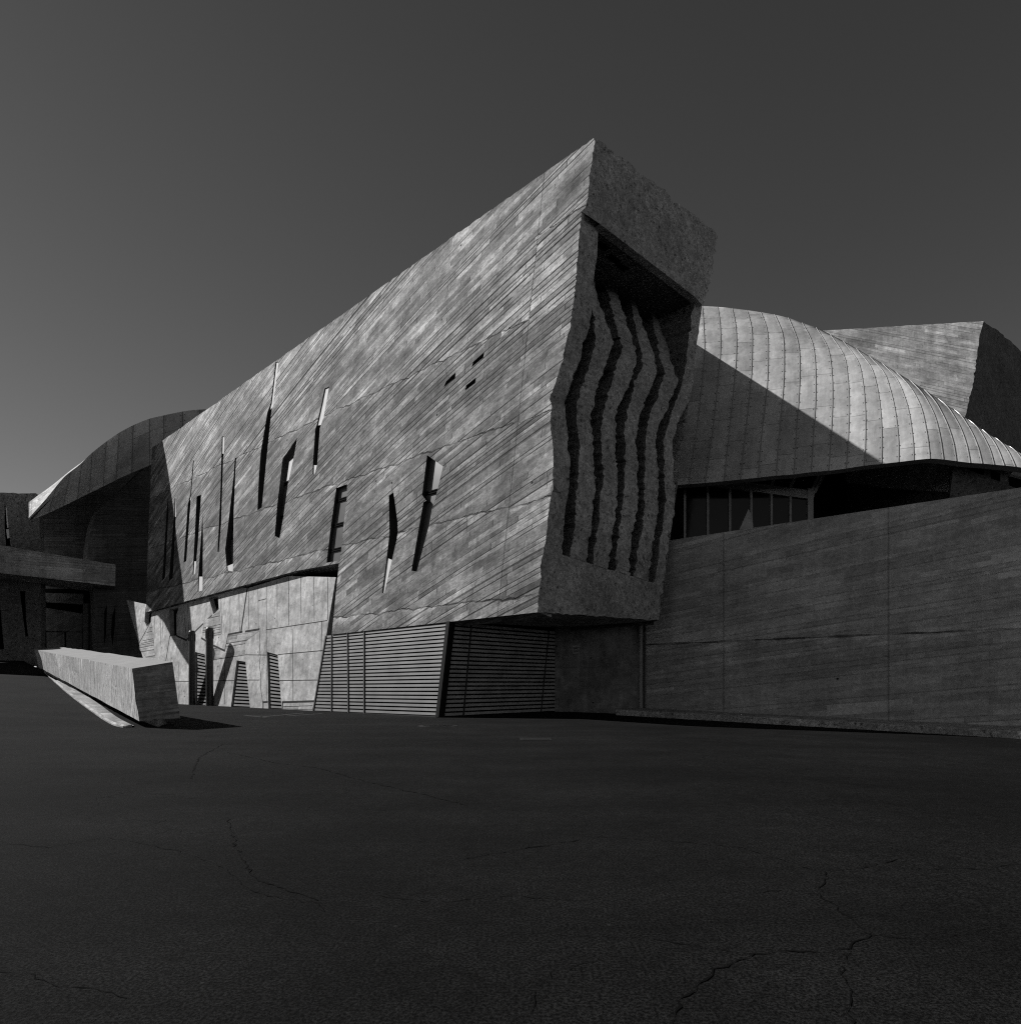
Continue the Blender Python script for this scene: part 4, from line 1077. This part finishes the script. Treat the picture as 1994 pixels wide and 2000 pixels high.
# ------------------------------------------------------------------ light columns
def light_column(px, pyb, pyt, wpx, label):
    r_ = ray(px, pyb); Y = (PF.o+nF*(OFF+.30)-V((0, 0, .9))).dot(nF)/(V((r_.x, 1, 0)).dot(nF)); p = V((r_.x*Y, Y, gz(r_.x*Y, Y))); s = p.y/FPX   # close in front of the pale wall
    s = p.y/FPX; r = wpx/2*s; h = (pyb-pyt)*s
    t = thing('light_column', p, label, 'light column', 'dark light columns before the pale wall')
    m1 = MB(); hh = h*.86
    m1.tube(p, p+V((0, 0, hh)), r, 24); m1.build('post', M_POST, t, True)
    m1 = MB(); zc = p+V((0, 0, hh)); m1.tube(zc, zc+V((0, 0, h*.09)), r*.62, 16); m1.build('lamp', plain('lamp_glass', .5, .3) if 'lamp_glass' not in bpy.data.materials else bpy.data.materials['lamp_glass'], t, True)
    m1 = MB()
    for k in range(6):
        a = 2*math.pi*(k+.3)/6; dv = V((math.cos(a), math.sin(a), 0))*r*.88
        m1.bar(zc+dv-V((0, 0, .02)), zc+dv+V((0, 0, h*.1)), .12, .09, up=dv.normalized())
    zt = zc+V((0, 0, h*.09)); m1.tube(zt, zt+V((0, 0, h*.035)), r, 24); m1.tube(zt+V((0, 0, h*.035)), zt+V((0, 0, h*.05)), r, 24, 0, r*.8)
    m1.build('lamp_head', M_POST, t)
    m1 = MB(); m1.tube(p, p+V((0, 0, .04)), r*1.12, 24); m1.build('base_plate', M_STEEL, t)
    return t
light_column(375, 1383, 1238, 12, 'dark cylindrical light column half hidden in shade, nearer the barrier block')
light_column(409.5, 1385, 1232, 14, 'dark cylindrical light column standing right of its twin before a louvred door')

# ------------------------------------------------------------------ camera, sun, sky
cam = bpy.data.cameras.new('camera'); co = bpy.data.objects.new('camera', cam); COL.objects.link(co)
co.location = OC; co.rotation_euler = (R(90), 0, 0)
cam.sensor_fit = 'HORIZONTAL'; cam.sensor_width = 36; cam.lens = 36*FPX/1994
cam.shift_x = 0; cam.shift_y = (HY-1000)/1994; cam.clip_end = 5000; cam.clip_start = .05
scene.camera = co
sun = bpy.data.lights.new('sun', 'SUN'); so = bpy.data.objects.new('sun', sun); COL.objects.link(so)
sun.energy = 5.0; sun.angle = R(.5); sun.color = (1, .99, .98)
so.rotation_euler = SUN_TRAVEL.to_track_quat('-Z', 'Y').to_euler(); so.location = (-30, 10, 40)
w = bpy.data.worlds.new('World'); scene.world = w; w.use_nodes = True
t = w.node_tree; bg = t.nodes['Background']
sky = t.nodes.new('ShaderNodeTexSky'); sky.sky_type = 'NISHITA'; sky.sun_disc = False
sd = -SUN_TRAVEL
sky.sun_elevation = math.asin(sd.z); sky.sun_rotation = math.atan2(sd.x, sd.y)
sky.air_density = 1.0; sky.dust_density = 0.1; sky.ozone_density = 1.0
sep = t.nodes.new('ShaderNodeSeparateColor'); t.links.new(sky.outputs[0], sep.inputs[0])   # the photograph is black and white: one channel of the sky
cmb = t.nodes.new('ShaderNodeCombineColor')
tc = t.nodes.new('ShaderNodeTexCoord'); sx = t.nodes.new('ShaderNodeSeparateXYZ'); t.links.new(tc.outputs['Generated'], sx.inputs[0])
mr = t.nodes.new('ShaderNodeMapRange'); t.links.new(sx.outputs[2], mr.inputs[0])      # clear sky deepens towards the zenith, as through a red filter
mr.inputs[1].default_value = .1; mr.inputs[2].default_value = .75; mr.inputs[3].default_value = 1.08; mr.inputs[4].default_value = .74
mu = t.nodes.new('ShaderNodeMath'); mu.operation = 'MULTIPLY'; t.links.new(sep.outputs[0], mu.inputs[0]); t.links.new(mr.outputs[0], mu.inputs[1])
for i in range(3): t.links.new(mu.outputs[0], cmb.inputs[i])
t.links.new(cmb.outputs[0], bg.inputs[0]); bg.inputs[1].default_value = .055
scene.view_settings.view_transform = 'Standard'; scene.view_settings.look = 'None'; scene.view_settings.exposure = 0; scene.view_settings.gamma = 1
scene.cycles.max_bounces = 6
scene.cycles.use_denoising = False
scene.cycles.pixel_filter_type = 'BLACKMAN_HARRIS'; scene.cycles.filter_width = 1.15
